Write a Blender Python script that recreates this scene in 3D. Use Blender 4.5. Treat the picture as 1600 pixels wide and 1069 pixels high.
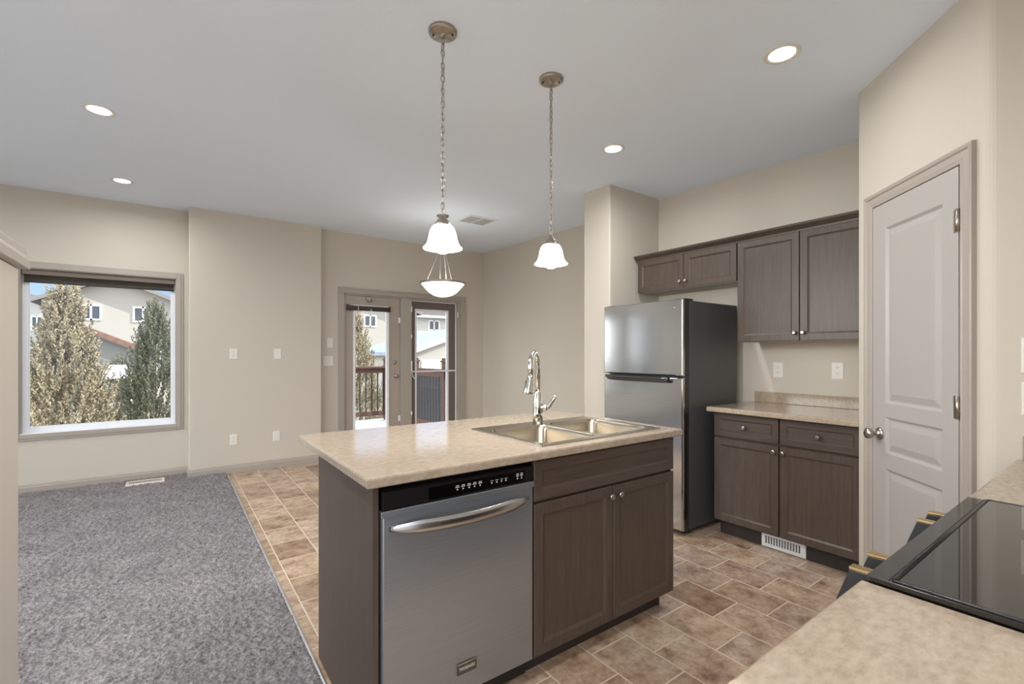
import bpy, bmesh, math, random
from mathutils import Vector, Matrix, noise
random.seed(7)
S = bpy.context.scene
for o in list(bpy.data.objects): bpy.data.objects.remove(o)
COL = S.collection
PI = math.pi

# ------------------------------------------------------------------ camera, sky, sun, exposure
F_PX, YAW, CAM_H = 731.7, 0.6295, 1.29
cd = bpy.data.cameras.new('camera'); cam = bpy.data.objects.new('camera', cd); COL.objects.link(cam)
cam.location = (0, 0, CAM_H); cam.rotation_euler = (PI/2, 0, -YAW)
cd.sensor_width = 36.0; cd.lens = 36.0*F_PX/1600.0; cd.shift_y = 18.0/1600.0
cd.clip_start = 0.02; cd.clip_end = 500
S.camera = cam
S.view_settings.view_transform = 'Standard'; S.view_settings.look = 'None'
S.view_settings.gamma = 1.0; S.view_settings.exposure = 0.28
S.view_settings.use_curve_mapping = False

POT_W, PENDANT_W, BOWL_W, SKY_GLOW = 17.0, 20.0, 0.8, 2.0
WEST_GLOW = 5.0
SUN_DIR = Vector((0.72, -0.34, 0.60)).normalized()
sd = bpy.data.lights.new('sun', 'SUN'); sd.energy = 6.8; sd.angle = 0.009; sd.color = (1.0, 0.95, 0.87)
so = bpy.data.objects.new('sun', sd); COL.objects.link(so)
so.rotation_euler = SUN_DIR.to_track_quat('Z', 'Y').to_euler(); so.location = (8, -8, 12)

W = bpy.data.worlds.new('sky'); S.world = W; W.use_nodes = True
nt = W.node_tree; N = nt.nodes; L = nt.links; N.clear()
out = N.new('ShaderNodeOutputWorld'); bg = N.new('ShaderNodeBackground'); bg.inputs['Strength'].default_value = 1.35
tc = N.new('ShaderNodeTexCoord'); sep = N.new('ShaderNodeSeparateXYZ'); L.new(tc.outputs['Generated'], sep.inputs[0])
rp = N.new('ShaderNodeValToRGB')
rp.color_ramp.elements[0].position = 0.0; rp.color_ramp.elements[0].color = (0.42, 0.62, 0.98, 1)
rp.color_ramp.elements[1].position = 0.6; rp.color_ramp.elements[1].color = (0.10, 0.24, 0.62, 1)
L.new(sep.outputs['Z'], rp.inputs[0])
nz = N.new('ShaderNodeTexNoise'); nz.inputs['Scale'].default_value = 3.2; nz.inputs['Detail'].default_value = 6
mp = N.new('ShaderNodeMapping'); mp.inputs['Scale'].default_value = (1, 1, 2.6)
L.new(tc.outputs['Generated'], mp.inputs[0]); L.new(mp.outputs[0], nz.inputs['Vector'])
cr = N.new('ShaderNodeValToRGB'); cr.color_ramp.elements[0].position = 0.50; cr.color_ramp.elements[1].position = 0.64
L.new(nz.outputs['Fac'], cr.inputs[0])
mx = N.new('ShaderNodeMixRGB'); mx.inputs[2].default_value = (1.0, 1.0, 1.0, 1)
L.new(cr.outputs[0], mx.inputs[0]); L.new(rp.outputs[0], mx.inputs[1]); dt = N.new('ShaderNodeVectorMath'); dt.operation = 'DOT_PRODUCT'; L.new(tc.outputs['Generated'], dt.inputs[0]); dt.inputs[1].default_value = SUN_DIR
h1 = N.new('ShaderNodeMath'); h1.operation = 'MULTIPLY_ADD'; L.new(dt.outputs['Value'], h1.inputs[0]); h1.inputs[1].default_value = 0.5; h1.inputs[2].default_value = 0.5
h2 = N.new('ShaderNodeMath'); h2.operation = 'POWER'; L.new(h1.outputs[0], h2.inputs[0]); h2.inputs[1].default_value = 3.0
h3 = N.new('ShaderNodeMath'); h3.operation = 'MULTIPLY_ADD'; L.new(h2.outputs[0], h3.inputs[0]); h3.inputs[1].default_value = SKY_GLOW; h3.inputs[2].default_value = 0.85
wx = N.new('ShaderNodeMath'); wx.operation = 'MULTIPLY'; wx.use_clamp = True; L.new(sep.outputs['X'], wx.inputs[0]); wx.inputs[1].default_value = -1.0
w2 = N.new('ShaderNodeMath'); w2.operation = 'POWER'; L.new(wx.outputs[0], w2.inputs[0]); w2.inputs[1].default_value = 1.8      # added sky brightening in the west, fill for west-facing surfaces indoors
w3 = N.new('ShaderNodeMath'); w3.operation = 'MULTIPLY_ADD'; L.new(w2.outputs[0], w3.inputs[0]); w3.inputs[1].default_value = WEST_GLOW; L.new(h3.outputs[0], w3.inputs[2])
L.new(w3.outputs[0], bg.inputs['Strength'])
hz = N.new('ShaderNodeMath'); hz.operation = 'MULTIPLY'; hz.use_clamp = True; L.new(h2.outputs[0], hz.inputs[0]); hz.inputs[1].default_value = 1.6
mh = N.new('ShaderNodeMixRGB'); mh.inputs[2].default_value = (1.0, 0.99, 0.97, 1); hw = N.new('ShaderNodeMath'); hw.operation = 'MULTIPLY_ADD'; hw.use_clamp = True; L.new(w2.outputs[0], hw.inputs[0]); hw.inputs[1].default_value = 1.6; L.new(hz.outputs[0], hw.inputs[2])
L.new(hw.outputs[0], mh.inputs[0]); L.new(mx.outputs[0], mh.inputs[1])
L.new(mh.outputs[0], bg.inputs[0]); L.new(bg.outputs[0], out.inputs[0])

# ------------------------------------------------------------------ materials
def lin(c):
    return tuple((v/12.92 if v <= 0.04045 else ((v+0.055)/1.055)**2.4) for v in [x/255.0 for x in c]) + (1,)
def new_mat(name):
    m = bpy.data.materials.new(name); m.use_nodes = True
    return m, m.node_tree.nodes, m.node_tree.links, m.node_tree.nodes['Principled BSDF']
def mat(name, rgb, rough=0.5, metal=0.0, emit=None, spec=0.5):
    m, N, L, b = new_mat(name)
    b.inputs['Base Color'].default_value = lin(rgb); b.inputs['Roughness'].default_value = rough; b.inputs['Metallic'].default_value = metal
    b.inputs['Specular IOR Level'].default_value = spec
    if emit: b.inputs['Emission Color'].default_value = lin(emit[0]); b.inputs['Emission Strength'].default_value = emit[1]
    return m
def posn(N): return N.new('ShaderNodeNewGeometry').outputs['Position']
def noise_node(N, L, vec, scale, detail=4, stretch=None, rough=0.5):
    if stretch:
        mp = N.new('ShaderNodeMapping'); mp.inputs['Scale'].default_value = stretch; L.new(vec, mp.inputs[0]); vec = mp.outputs[0]
    n = N.new('ShaderNodeTexNoise'); n.inputs['Scale'].default_value = scale; n.inputs['Detail'].default_value = detail; n.inputs['Roughness'].default_value = rough
    L.new(vec, n.inputs['Vector']); return n.outputs['Fac']
def ramp(N, L, fac, stops):
    r = N.new('ShaderNodeValToRGB'); e = r.color_ramp.elements
    while len(e) < len(stops): e.new(0.5)
    for i, (p, c) in enumerate(stops): e[i].position = p; e[i].color = lin(c) if len(c) == 3 else c
    L.new(fac, r.inputs[0]); return r.outputs[0]
def mix(N, L, fac, a, b, mode='MIX'):
    m = N.new('ShaderNodeMixRGB'); m.blend_type = mode
    for i, x in ((0, fac), (1, a), (2, b)):
        if isinstance(x, (int, float)): m.inputs[i].default_value = x
        elif isinstance(x, tuple): m.inputs[i].default_value = x
        else: L.new(x, m.inputs[i])
    return m.outputs[0]
def bump(N, L, b, h, strength, dist):
    n = N.new('ShaderNodeBump'); n.inputs['Strength'].default_value = strength; n.inputs['Distance'].default_value = dist
    L.new(h, n.inputs['Height']); L.new(n.outputs[0], b.inputs['Normal'])

def paint(name, rgb, rough=0.6, bs=160, bstr=0.15):
    m, N, L, b = new_mat(name); p = posn(N)
    b.inputs['Base Color'].default_value = lin(rgb); b.inputs['Roughness'].default_value = rough; b.inputs['Specular IOR Level'].default_value = 0.3
    bump(N, L, b, noise_node(N, L, p, bs, 2), bstr, 0.002); return m
M_WALL = paint('wall_paint', (201, 193, 180))
M_CEIL = paint('ceiling_paint', (234, 243, 254), 0.8, 90, 0.5)
M_TRIM = mat('trim_paint', (168, 159, 149), 0.4)
M_PDOOR = mat('pantry_door_paint', (174, 169, 164), 0.38)
M_DOOR = mat('patio_door_paint', (170, 158, 146), 0.4)
M_STORM = mat('storm_door_paint', (112, 101, 92), 0.4)
M_VINYL = mat('white_vinyl', (236, 238, 242), 0.35)
M_WHITE = mat('white_plastic', (226, 222, 214), 0.4)
M_BLACK = mat('black_plastic', (16, 16, 17), 0.35)
M_SLOT = mat('slot_dark', (60, 56, 52), 0.6)
M_BLIND = mat('blind_fabric', (70, 64, 56), 0.85)
M_NICKEL = mat('brushed_nickel', (176, 168, 158), 0.3, 1.0)
M_CHROME = mat('chrome', (214, 212, 206), 0.08, 1.0)
M_STRIP = mat('strip_metal', (205, 206, 206), 0.35, 0.6)
M_GOLD = mat('bronze_edge', (196, 170, 122), 0.3, 1.0)
M_LENS = mat('lamp_lens', (255, 252, 245), 0.4, 0, ((255, 250, 240), 14.0))
M_SHADE = mat('alabaster_shade', (250, 248, 242), 0.5, 0, ((255, 250, 240), 2.4))
M_BULB = mat('bulb_glow', (255, 255, 250), 0.4, 0, ((255, 250, 240), 8.0))
M_CABLE = mat('cable_steel', (225, 222, 214), 0.35, 0.6)
M_FSIDE = mat('fridge_side_paint', (80, 81, 83), 0.42)
M_GLASSTOP = mat('cooktop_glass', (14, 12, 11), 0.03, 0, None, 0.8)
M_INK = mat('panel_ink', (200, 200, 196), 0.5)
M_REGISTER = mat('register_white', (228, 230, 230), 0.4)
M_BALUSTER = mat('baluster_black', (38, 38, 44), 0.5)
M_SNOW = None
M_SIDING_W = None

def wood(name, dark, light, axis=2, rough=0.42):
    m, N, L, b = new_mat(name); p = posn(N)
    st = [9.0, 9.0, 9.0]; st[axis] = 0.55
    g = noise_node(N, L, p, 6, 6, tuple(st), 0.62); st2 = [40.0]*3; st2[axis] = 1.2
    g2 = noise_node(N, L, p, 8, 3, tuple(st2))
    c = ramp(N, L, g, [(0.25, dark), (0.75, light)])
    c2 = ramp(N, L, g2, [(0.36, (226, 226, 226)), (0.55, (255, 255, 255))])
    L.new(mix(N, L, 0.8, c, c2, 'MULTIPLY'), b.inputs['Base Color'])
    b.inputs['Roughness'].default_value = rough
    bump(N, L, b, g2, 0.12, 0.001); return m
M_WOOD = wood('stained_oak', (70, 58, 50), (87, 74, 65))
M_WOODH = wood('stained_oak_level', (70, 58, 50), (87, 74, 65), 1)
M_WOODX = wood('stained_oak_rail', (70, 58, 50), (87, 74, 65), 0)
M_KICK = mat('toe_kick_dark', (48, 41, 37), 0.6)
M_UNDER = mat('cabinet_underside', (196, 187, 170), 0.6)
M_REDWOOD = wood('deck_rail_stain', (72, 46, 40), (98, 64, 54), 0, 0.6)

def laminate(name):
    m, N, L, b = new_mat(name); p = posn(N)
    a = noise_node(N, L, p, 42, 8, (1.0, 2.0, 1.0), 0.62); s = noise_node(N, L, p, 150, 5, (1, 1.8, 1), 0.6)
    c = ramp(N, L, a, [(0.30, (150, 134, 116)), (0.5, (165, 149, 130)), (0.70, (175, 161, 143))])
    c2 = ramp(N, L, s, [(0.25, (200, 192, 182)), (0.40, (255, 255, 255))])
    L.new(mix(N, L, 0.55, c, c2, 'MULTIPLY'), b.inputs['Base Color']); b.inputs['Roughness'].default_value = 0.10
    b.inputs['Specular IOR Level'].default_value = 0.7
    bump(N, L, b, s, 0.02, 0.0005); return m
M_LAM = laminate('beige_laminate')

def steel(name, rgb, rough, axis, metal=1.0, aniso=0.5):
    m, N, L, b = new_mat(name); p = posn(N)
    st = [300.0]*3; st[axis] = 3.0
    g = noise_node(N, L, p, 1.0, 3, tuple(st))
    c = ramp(N, L, g, [(0.3, tuple(int(v*0.95) for v in rgb)), (0.7, rgb)])
    L.new(c, b.inputs['Base Color']); b.inputs['Metallic'].default_value = metal; b.inputs['Roughness'].default_value = rough
    b.inputs['Anisotropic'].default_value = aniso
    return m
M_STEEL_Y = steel('fridge_steel', (210, 211, 213), 0.13, 1, 1.0, 0.0)
M_STEEL_X = steel('dishwasher_steel', (172, 178, 186), 0.40, 0, 0.9)
M_SINK = steel('sink_steel', (188, 178, 162), 0.2, 0)

def tile_mat():
    m, N, L, b = new_mat('stone_look_tile'); p = posn(N)
    sp = N.new('ShaderNodeSeparateXYZ'); L.new(p, sp.inputs[0])
    def add(x, v):
        a = N.new('ShaderNodeMath'); a.operation = 'ADD'; L.new(x, a.inputs[0]); a.inputs[1].default_value = v; return a.outputs[0]
    cb = N.new('ShaderNodeCombineXYZ'); L.new(add(sp.outputs['Y'], 10*0.297-0.085), cb.inputs[0]); L.new(add(sp.outputs['X'], 20*0.2285-1.0), cb.inputs[1])
    br = N.new('ShaderNodeTexBrick'); br.offset = 0.5; br.offset_frequency = 2; br.squash = 1.0
    br.inputs['Scale'].default_value = 1.0; br.inputs['Brick Width'].default_value = 0.297; br.inputs['Row Height'].default_value = 0.2285
    br.inputs['Mortar Size'].default_value = 0.0034; br.inputs['Mortar Smooth'].default_value = 0.2; br.inputs['Bias'].default_value = 0.0
    br.inputs['Color1'].default_value = (0, 0, 0, 1); br.inputs['Color2'].default_value = (1, 1, 1, 1); br.inputs['Mortar'].default_value = (0.5, 0.5, 0.5, 1)
    L.new(cb.outputs[0], br.inputs['Vector'])
    # each tile reads a different patch of the stone pattern
    off = N.new('ShaderNodeVectorMath'); off.operation = 'MULTIPLY_ADD'
    L.new(br.outputs['Color'], off.inputs[0]); off.inputs[1].default_value = (7, 11, 5); L.new(p, off.inputs[2])
    n1 = noise_node(N, L, off.outputs[0], 9, 8, None, 0.66); n2 = noise_node(N, L, off.outputs[0], 38, 6, None, 0.7)
    c1 = ramp(N, L, n1, [(0.28, (134, 109, 92)), (0.43, (188, 165, 144)), (0.58, (214, 197, 177)), (0.76, (232, 221, 203))])
    c2 = ramp(N, L, n2, [(0.3, (200, 190, 180)), (0.55, (255, 255, 255))])
    c = mix(N, L, 0.75, c1, c2, 'MULTIPLY')
    tint = ramp(N, L, br.outputs['Color'], [(0.0, (186, 166, 148)), (0.5, (255, 246, 236)), (1.0, (222, 212, 214))])
    c = mix(N, L, 0.85, c, tint, 'MULTIPLY')
    c = mix(N, L, br.outputs['Fac'], c, lin((222, 206, 184)))
    L.new(c, b.inputs['Base Color']); b.inputs['Roughness'].default_value = 0.3; b.inputs['Specular IOR Level'].default_value = 0.45
    inv = N.new('ShaderNodeMath'); inv.operation = 'SUBTRACT'; inv.inputs[0].default_value = 1.0; L.new(br.outputs['Fac'], inv.inputs[1])
    hh = N.new('ShaderNodeMath'); hh.operation = 'MULTIPLY_ADD'; L.new(n2, hh.inputs[0]); hh.inputs[1].default_value = 0.35; L.new(inv.outputs[0], hh.inputs[2])
    bump(N, L, b, hh.outputs[0], 0.25, 0.002); return m
M_TILE = tile_mat()

def carpet_mat():
    m, N, L, b = new_mat('grey_carpet_pile'); p = posn(N)
    n1 = noise_node(N, L, p, 5, 4); n2 = noise_node(N, L, p, 95, 5, (1, 0.8, 1), 0.75)
    c = ramp(N, L, n1, [(0.35, (156, 151, 153)), (0.65, (172, 167, 168))])
    c2 = ramp(N, L, n2, [(0.36, (122, 117, 116)), (0.62, (255, 255, 255))])
    L.new(mix(N, L, 0.9, c, c2, 'MULTIPLY'), b.inputs['Base Color']); b.inputs['Roughness'].default_value = 0.95
    b.inputs['Specular IOR Level'].default_value = 0.1
    bump(N, L, b, n2, 0.8, 0.006); return m
M_CARPET = carpet_mat()

def glass_mat():
    m = bpy.data.materials.new('window_glass'); m.use_nodes = True; N = m.node_tree.nodes; L = m.node_tree.links; N.clear()
    o = N.new('ShaderNodeOutputMaterial'); t = N.new('ShaderNodeBsdfTransparent'); g = N.new('ShaderNodeBsdfGlossy'); g.inputs['Roughness'].default_value = 0.02
    t.inputs[0].default_value = (0.95, 0.97, 0.97, 1)
    f = N.new('ShaderNodeFresnel'); f.inputs['IOR'].default_value = 1.3; x = N.new('ShaderNodeMixShader')
    L.new(f.outputs[0], x.inputs[0]); L.new(t.outputs[0], x.inputs[1]); L.new(g.outputs[0], x.inputs[2]); L.new(x.outputs[0], o.inputs[0]); return m
M_GLASS = glass_mat()

def siding(name, rgb, pitch=0.16):
    m, N, L, b = new_mat(name); p = posn(N); sp = N.new('ShaderNodeSeparateXYZ'); L.new(p, sp.inputs[0])
    d = N.new('ShaderNodeMath'); d.operation = 'DIVIDE'; L.new(sp.outputs['Z'], d.inputs[0]); d.inputs[1].default_value = pitch
    f = N.new('ShaderNodeMath'); f.operation = 'FRACT'; L.new(d.outputs[0], f.inputs[0])
    b.inputs['Base Color'].default_value = lin(rgb); b.inputs['Roughness'].default_value = 0.6
    bump(N, L, b, f.outputs[0], 0.5, 0.03); return m
M_SIDING = siding('cream_siding', (166, 162, 157)); M_SIDING2 = siding('pale_siding', (190, 189, 187)); M_SIDING3 = siding('grey_siding', (120, 122, 121))
def shingle(name, rgb):
    m, N, L, b = new_mat(name); n = noise_node(N, L, posn(N), 7, 5)
    L.new(ramp(N, L, n, [(0.35, tuple(int(v*0.8) for v in rgb)), (0.65, rgb)]), b.inputs['Base Color']); b.inputs['Roughness'].default_value = 0.9; return m
M_ROOF = shingle('dark_shingle', (92, 88, 86)); M_ROOFB = shingle('slate_blue_shingle', (150, 160, 180)); M_ROOFR = shingle('brown_shingle', (120, 92, 80))
M_HWIN = mat('house_window_glass', (58, 64, 76), 0.08, 0, None, 0.8)
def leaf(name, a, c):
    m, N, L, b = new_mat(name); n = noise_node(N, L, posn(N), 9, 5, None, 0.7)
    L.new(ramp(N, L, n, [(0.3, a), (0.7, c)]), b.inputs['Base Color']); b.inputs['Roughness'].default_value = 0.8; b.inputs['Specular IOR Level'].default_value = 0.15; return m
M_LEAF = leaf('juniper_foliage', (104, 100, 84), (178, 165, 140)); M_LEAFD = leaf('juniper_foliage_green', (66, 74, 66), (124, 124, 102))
M_BARK = mat('bark', (86, 70, 58), 0.9)
M_GROUND = leaf('winter_ground', (104, 100, 90), (158, 156, 150))
M_SNOW = leaf('patchy_snow', (104, 108, 114), (214, 220, 228))
M_DECK = mat('snowy_deck_board', (214, 220, 228), 0.8)

# ------------------------------------------------------------------ mesh helpers
class MB:
    def __init__(s): s.v = []; s.f = []; s.sm = []
    def add(s, vs, fs, smooth=False):
        k = len(s.v); s.v += [tuple(p) for p in vs]; s.f += [tuple(i+k for i in f) for f in fs]; s.sm += [smooth]*len(fs); return s
    def box(s, x0, x1, y0, y1, z0, z1):
        x0, x1 = min(x0, x1), max(x0, x1); y0, y1 = min(y0, y1), max(y0, y1); z0, z1 = min(z0, z1), max(z0, z1)
        return s.add([(x0,y0,z0),(x1,y0,z0),(x1,y1,z0),(x0,y1,z0),(x0,y0,z1),(x1,y0,z1),(x1,y1,z1),(x0,y1,z1)],
                     [(0,3,2,1),(4,5,6,7),(0,1,5,4),(1,2,6,5),(2,3,7,6),(3,0,4,7)])
    def obox(s, fr, u0, u1, n0, n1, z0, z1):   # box in a local frame (u along, n outward, z up)
        P = lambda u, n, z: fr(u, n, z)
        return s.add([P(u0,n0,z0),P(u1,n0,z0),P(u1,n1,z0),P(u0,n1,z0),P(u0,n0,z1),P(u1,n0,z1),P(u1,n1,z1),P(u0,n1,z1)],
                     [(0,3,2,1),(4,5,6,7),(0,1,5,4),(1,2,6,5),(2,3,7,6),(3,0,4,7)])
    def loops(s, ls, close_first=True, close_last=True, smooth=False, cyclic=True):
        n = len(ls[0]); k = len(s.v)
        for l in ls: s.v += [tuple(p) for p in l]
        fs = []
        for a in range(len(ls)-1):
            for i in range(n if cyclic else n-1):
                j = (i+1) % n; fs.append((k+a*n+i, k+a*n+j, k+(a+1)*n+j, k+(a+1)*n+i))
        s.f += fs; s.sm += [smooth]*len(fs)
        if close_first: s.f.append(tuple(k+i for i in reversed(range(n)))); s.sm.append(False)
        if close_last: s.f.append(tuple(k+(len(ls)-1)*n+i for i in range(n))); s.sm.append(False)
        return s
    def lathe(s, prof, o, ax=(0,0,1), n=32, cap0=True, cap1=True, smooth=True):
        a = Vector(ax).normalized(); t = Vector((1,0,0)) if abs(a.x) < 0.9 else Vector((0,1,0))
        u = a.cross(t).normalized(); v = a.cross(u); o = Vector(o)
        ls = [[o + a*h + (u*math.cos(2*PI*i/n) + v*math.sin(2*PI*i/n))*r for i in range(n)] for r, h in prof]
        return s.loops(ls, cap0, cap1, smooth)
    def cyl(s, p, q, r, n=16, r2=None):
        d = Vector(q)-Vector(p); return s.lathe([(r,0),(r if r2 is None else r2, d.length)], p, d, n)
    def tube(s, pts, r, n=10, closed=False):
        pts = [Vector(p) for p in pts]; m = len(pts); rs = r if isinstance(r, (list, tuple)) else [r]*m
        ls = []; up = None
        for i in range(m):
            a = pts[(i-1) % m] if (closed or i > 0) else pts[i]; b = pts[(i+1) % m] if (closed or i < m-1) else pts[i]
            d = (b-a).normalized()
            if up is None: up = Vector((0,0,1)) if abs(d.z) < 0.9 else Vector((1,0,0))
            u = d.cross(up).normalized(); w = u.cross(d).normalized(); up = w
            ls.append([pts[i] + (u*math.cos(2*PI*j/n)+w*math.sin(2*PI*j/n))*rs[i] for j in range(n)])
        if closed: ls.append(ls[0]); return s.loops(ls, False, False, True)
        return s.loops(ls, True, True, True)
    def prism(s, poly, p0, p1, fr):            # polygon (a,b) swept from p0 to p1 through fr(t,a,b)
        return s.loops([[fr(p0,a,b) for a, b in poly],[fr(p1,a,b) for a, b in poly]])
    def build(s, name, m, parent=None, bevel=0.0, seg=2, loc=None):
        me = bpy.data.meshes.new(name)
        base = Vector((0,0,0))
        if parent is not None:
            q = parent
            while q is not None: base += q.location; q = q.parent
            org = base
        else:
            if loc is None:
                xs = [p[0] for p in s.v]; ys = [p[1] for p in s.v]; zs = [p[2] for p in s.v]
                loc = ((min(xs)+max(xs))/2, (min(ys)+max(ys))/2, min(zs))
            org = Vector(loc)
        me.from_pydata([(p[0]-org.x, p[1]-org.y, p[2]-org.z) for p in s.v], [], s.f)
        bm = bmesh.new(); bm.from_mesh(me); bmesh.ops.recalc_face_normals(bm, faces=bm.faces); bm.to_mesh(me); bm.free()
        me.polygons.foreach_set('use_smooth', s.sm); me.update()
        me.materials.append(m)
        o = bpy.data.objects.new(name, me); COL.objects.link(o)
        if parent is not None: o.parent = parent
        else: o.location = org
        if bevel:
            b = o.modifiers.new('edge', 'BEVEL'); b.width = bevel; b.segments = seg; b.limit_method = 'ANGLE'; b.angle_limit = math.radians(40)
        return o
def thing(name, label, cat, loc, group=None):
    o = bpy.data.objects.new(name, None); COL.objects.link(o); o.location = loc; o.empty_display_size = 0.1
    o['label'] = label; o['category'] = cat
    if group: o['group'] = group
    return o
def tag(o, label, cat, group=None, kind=None):
    o['label'] = label; o['category'] = cat
    if group: o['group'] = group
    if kind: o['kind'] = kind
    return o
def struct(o, label, cat='room part'):
    o['kind'] = 'structure'; o['label'] = label; o['category'] = cat; return o
def dup(root, loc, label):
    r = root.copy(); COL.objects.link(r); r.location = loc; r['label'] = label
    for ch in root.children:
        c = ch.copy(); COL.objects.link(c); c.parent = r
        for g in ch.children:
            d = g.copy(); COL.objects.link(d); d.parent = c
    return r
def frame(o, u, n):
    o = Vector(o); u = Vector(u).normalized(); n = Vector(n).normalized()
    return lambda a, b, z: o + u*a + n*b + Vector((0,0,z))
def cz(y): return 2.695 + 0.0185*y            # the ceiling

def panel_front(name, m, parent, fr, u0, u1, z0, z1, t=0.02, fw=0.045, deep=0.008, slope=0.010):
    """framed cabinet door or drawer front with a sunk flat panel; fr's n is outward, front face at n = t"""
    rc = lambda i, n: [fr(u0+i, n, z0+i), fr(u1-i, n, z0+i), fr(u1-i, n, z1-i), fr(u0+i, n, z1-i)]
    b = MB(); b.loops([rc(0, 0), rc(0, t-0.0025), rc(0.0025, t), rc(fw, t), rc(fw+0.002, t-0.002), rc(fw+slope, t-deep+0.001), rc(fw+slope+0.001, t-deep)])
    return b.build(name, m, parent)
def knob(parent, p, n):
    b = MB(); b.lathe([(0.007,0),(0.0055,0.004),(0.005,0.012),(0.012,0.017),(0.0145,0.021),(0.0135,0.026),(0.008,0.029)], p, n, 20)
    return b.build('knob', M_NICKEL, parent)
def rect_frame(b, x0, x1, z0, z1, w, y0, y1, wt=None, wb=None):
    wt = w if wt is None else wt; wb = w if wb is None else wb
    b.box(x0, x0+w, y0, y1, z0, z1); b.box(x1-w, x1, y0, y1, z0, z1)
    if wb: b.box(x0+w, x1-w, y0, y1, z0, z0+wb)
    if wt: b.box(x0+w, x1-w, y0, y1, z1-wt, z1)

# ------------------------------------------------------------------ room shell
XL, YN = -3.4, -0.345
struct(MB().box(XL-0.15, 4.0, YN-0.15, 6.28, -0.15, 0.0).build('floor', M_TILE, loc=(0,0,0)), 'floor of mottled brown stone-look tiles with pale grout', 'floor')
c = MB(); ys = (YN-0.15, 6.28)
c.add([(XL-0.15,ys[0],cz(ys[0])),(4.0,ys[0],cz(ys[0])),(4.0,ys[1],cz(ys[1])),(XL-0.15,ys[1],cz(ys[1])),(XL-0.15,ys[0],3.1),(4.0,ys[0],3.1),(4.0,ys[1],3.1),(XL-0.15,ys[1],3.1)],
      [(0,1,2,3),(4,7,6,5),(0,4,5,1),(1,5,6,2),(2,6,7,3),(3,7,4,0)])
struct(c.build('ceiling', M_CEIL), 'pale grey textured ceiling over kitchen and living area', 'ceiling')
H = 2.86
WX0, WX1, WZ0, WZ1 = -1.115, 0.045, 0.55, 2.075      # living room window opening
b = MB(); b.box(XL, -2.36, 6.08, 6.28, 0, H); b.box(-1.42, WX0, 6.08, 6.28, 0, H); b.box(-2.36, -1.42, 6.08, 6.28, 0, WZ0); b.box(-2.36, -1.42, 6.08, 6.28, WZ1, H); b.box(WX1, 0.15, 6.08, 6.28, 0, H); b.box(WX0, WX1, 6.08, 6.28, 0, WZ0); b.box(WX0, WX1, 6.08, 6.28, WZ1, H)
struct(b.build('wall_back_left', M_WALL), 'beige wall around the picture window', 'wall')
struct(MB().box(0.15, 1.455, 5.86, 6.28, 0, H).build('wall_back', M_WALL, bevel=0.012), 'beige wall bump-out between window and patio doors', 'wall')
DX0, DX1, DZ1 = 1.755, 3.425, 2.05
b = MB(); b.box(1.455, DX0, 5.99, 6.19, 0, H); b.box(DX1, 3.97, 5.99, 6.19, 0, H); b.box(DX0, DX1, 5.99, 6.19, DZ1, H)
struct(b.build('wall_back_right', M_WALL), 'beige wall around the patio doors', 'wall')
struct(MB().box(3.82, 3.97, 3.0, 6.0, 0, H).build('wall_right', M_WALL), 'beige dining wall right of the patio doors', 'wall')
struct(MB().box(3.048, 3.82, 2.757, 3.073, 0, H).build('wall_column', M_WALL, bevel=0.012), 'beige wall stub beside the refrigerator', 'wall')
struct(MB().box(3.72, 3.97, 0.8, 2.757, 0, H).build('wall_kitchen', M_WALL), 'beige kitchen wall behind cabinets and refrigerator', 'wall')
b = MB(); b.box(XL-0.15, XL, YN-0.15, 0.3, 0, H); b.box(XL-0.15, XL, 5.6, 6.28, 0, H); b.box(XL-0.15, XL, 0.3, 5.6, 2.45, H)
struct(b.build('wall_left', M_WALL), 'beige left wall of the living area with an unseen opening added for sky fill', 'wall')
w = thing('sky_fill_opening', 'unseen glazed opening added in the left wall for sky fill', 'window', (XL-0.07, 2.95, 0)); w['kind'] = 'structure'  # out of view, added to let sky light fill the room
b = MB()
for y in (0.3, 2.04, 3.79, 5.53): b.box(XL-0.11, XL-0.04, y, y+0.07, 0, 2.45)
b.box(XL-0.11, XL-0.04, 0.37, 5.53, 2.38, 2.45); b.box(XL-0.11, XL-0.04, 0.37, 5.53, 0, 0.07); b.build('sash', M_VINYL, w)
MB().box(XL-0.08, XL-0.074, 0.37, 5.53, 0.07, 2.38).build('pane', M_GLASS, w)
struct(MB().box(0.42, 2.6, YN-0.15, YN, 0, H).build('wall_near', M_WALL), 'beige wall behind the stove', 'wall')
# corner pantry: two returns and a diagonal wall with the door opening
PA = Vector((3.045, 0.958, 0)); PF = frame(PA, (-1,-1,0), (-1,1,0)); PLEN = 0.846
b = MB()
q = lambda u, n: tuple(PF(u, n, 0))[:2]
def rnd2(prev, c, nxt, d):      # eased wall corner
    c = Vector(c); a = c + (Vector(prev)-c).normalized()*d; e = c + (Vector(nxt)-c).normalized()*d
    return [tuple(a*(1-k)**2 + c*2*k*(1-k) + e*k*k) for k in (0, 0.2, 0.4, 0.6, 0.8, 1)]
for poly in ([(3.72,0.958)] + rnd2((3.72,0.958),(3.045,0.958),q(0.146,0),0.02) + [q(0.146,0),q(0.146,-0.1),(3.086,0.858),(3.72,0.858)], [q(0.724,0)] + rnd2(q(0.724,0),(2.447,0.360),(2.447,YN),0.028) + [(2.447,YN),(2.547,YN),(2.547,0.319),q(0.724,-0.1)]):
    b.loops([[(x,y,z) for x, y in poly] for z in (0, H)])
b.loops([[(*q(u,n),z) for u, n in ((0.1462,0),(0.1462,-0.1),(0.7238,-0.1),(0.7238,0))] for z in (2.045, H)])
struct(b.build('wall_pantry', M_WALL), 'beige corner pantry wall with the panelled door', 'wall')
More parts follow.
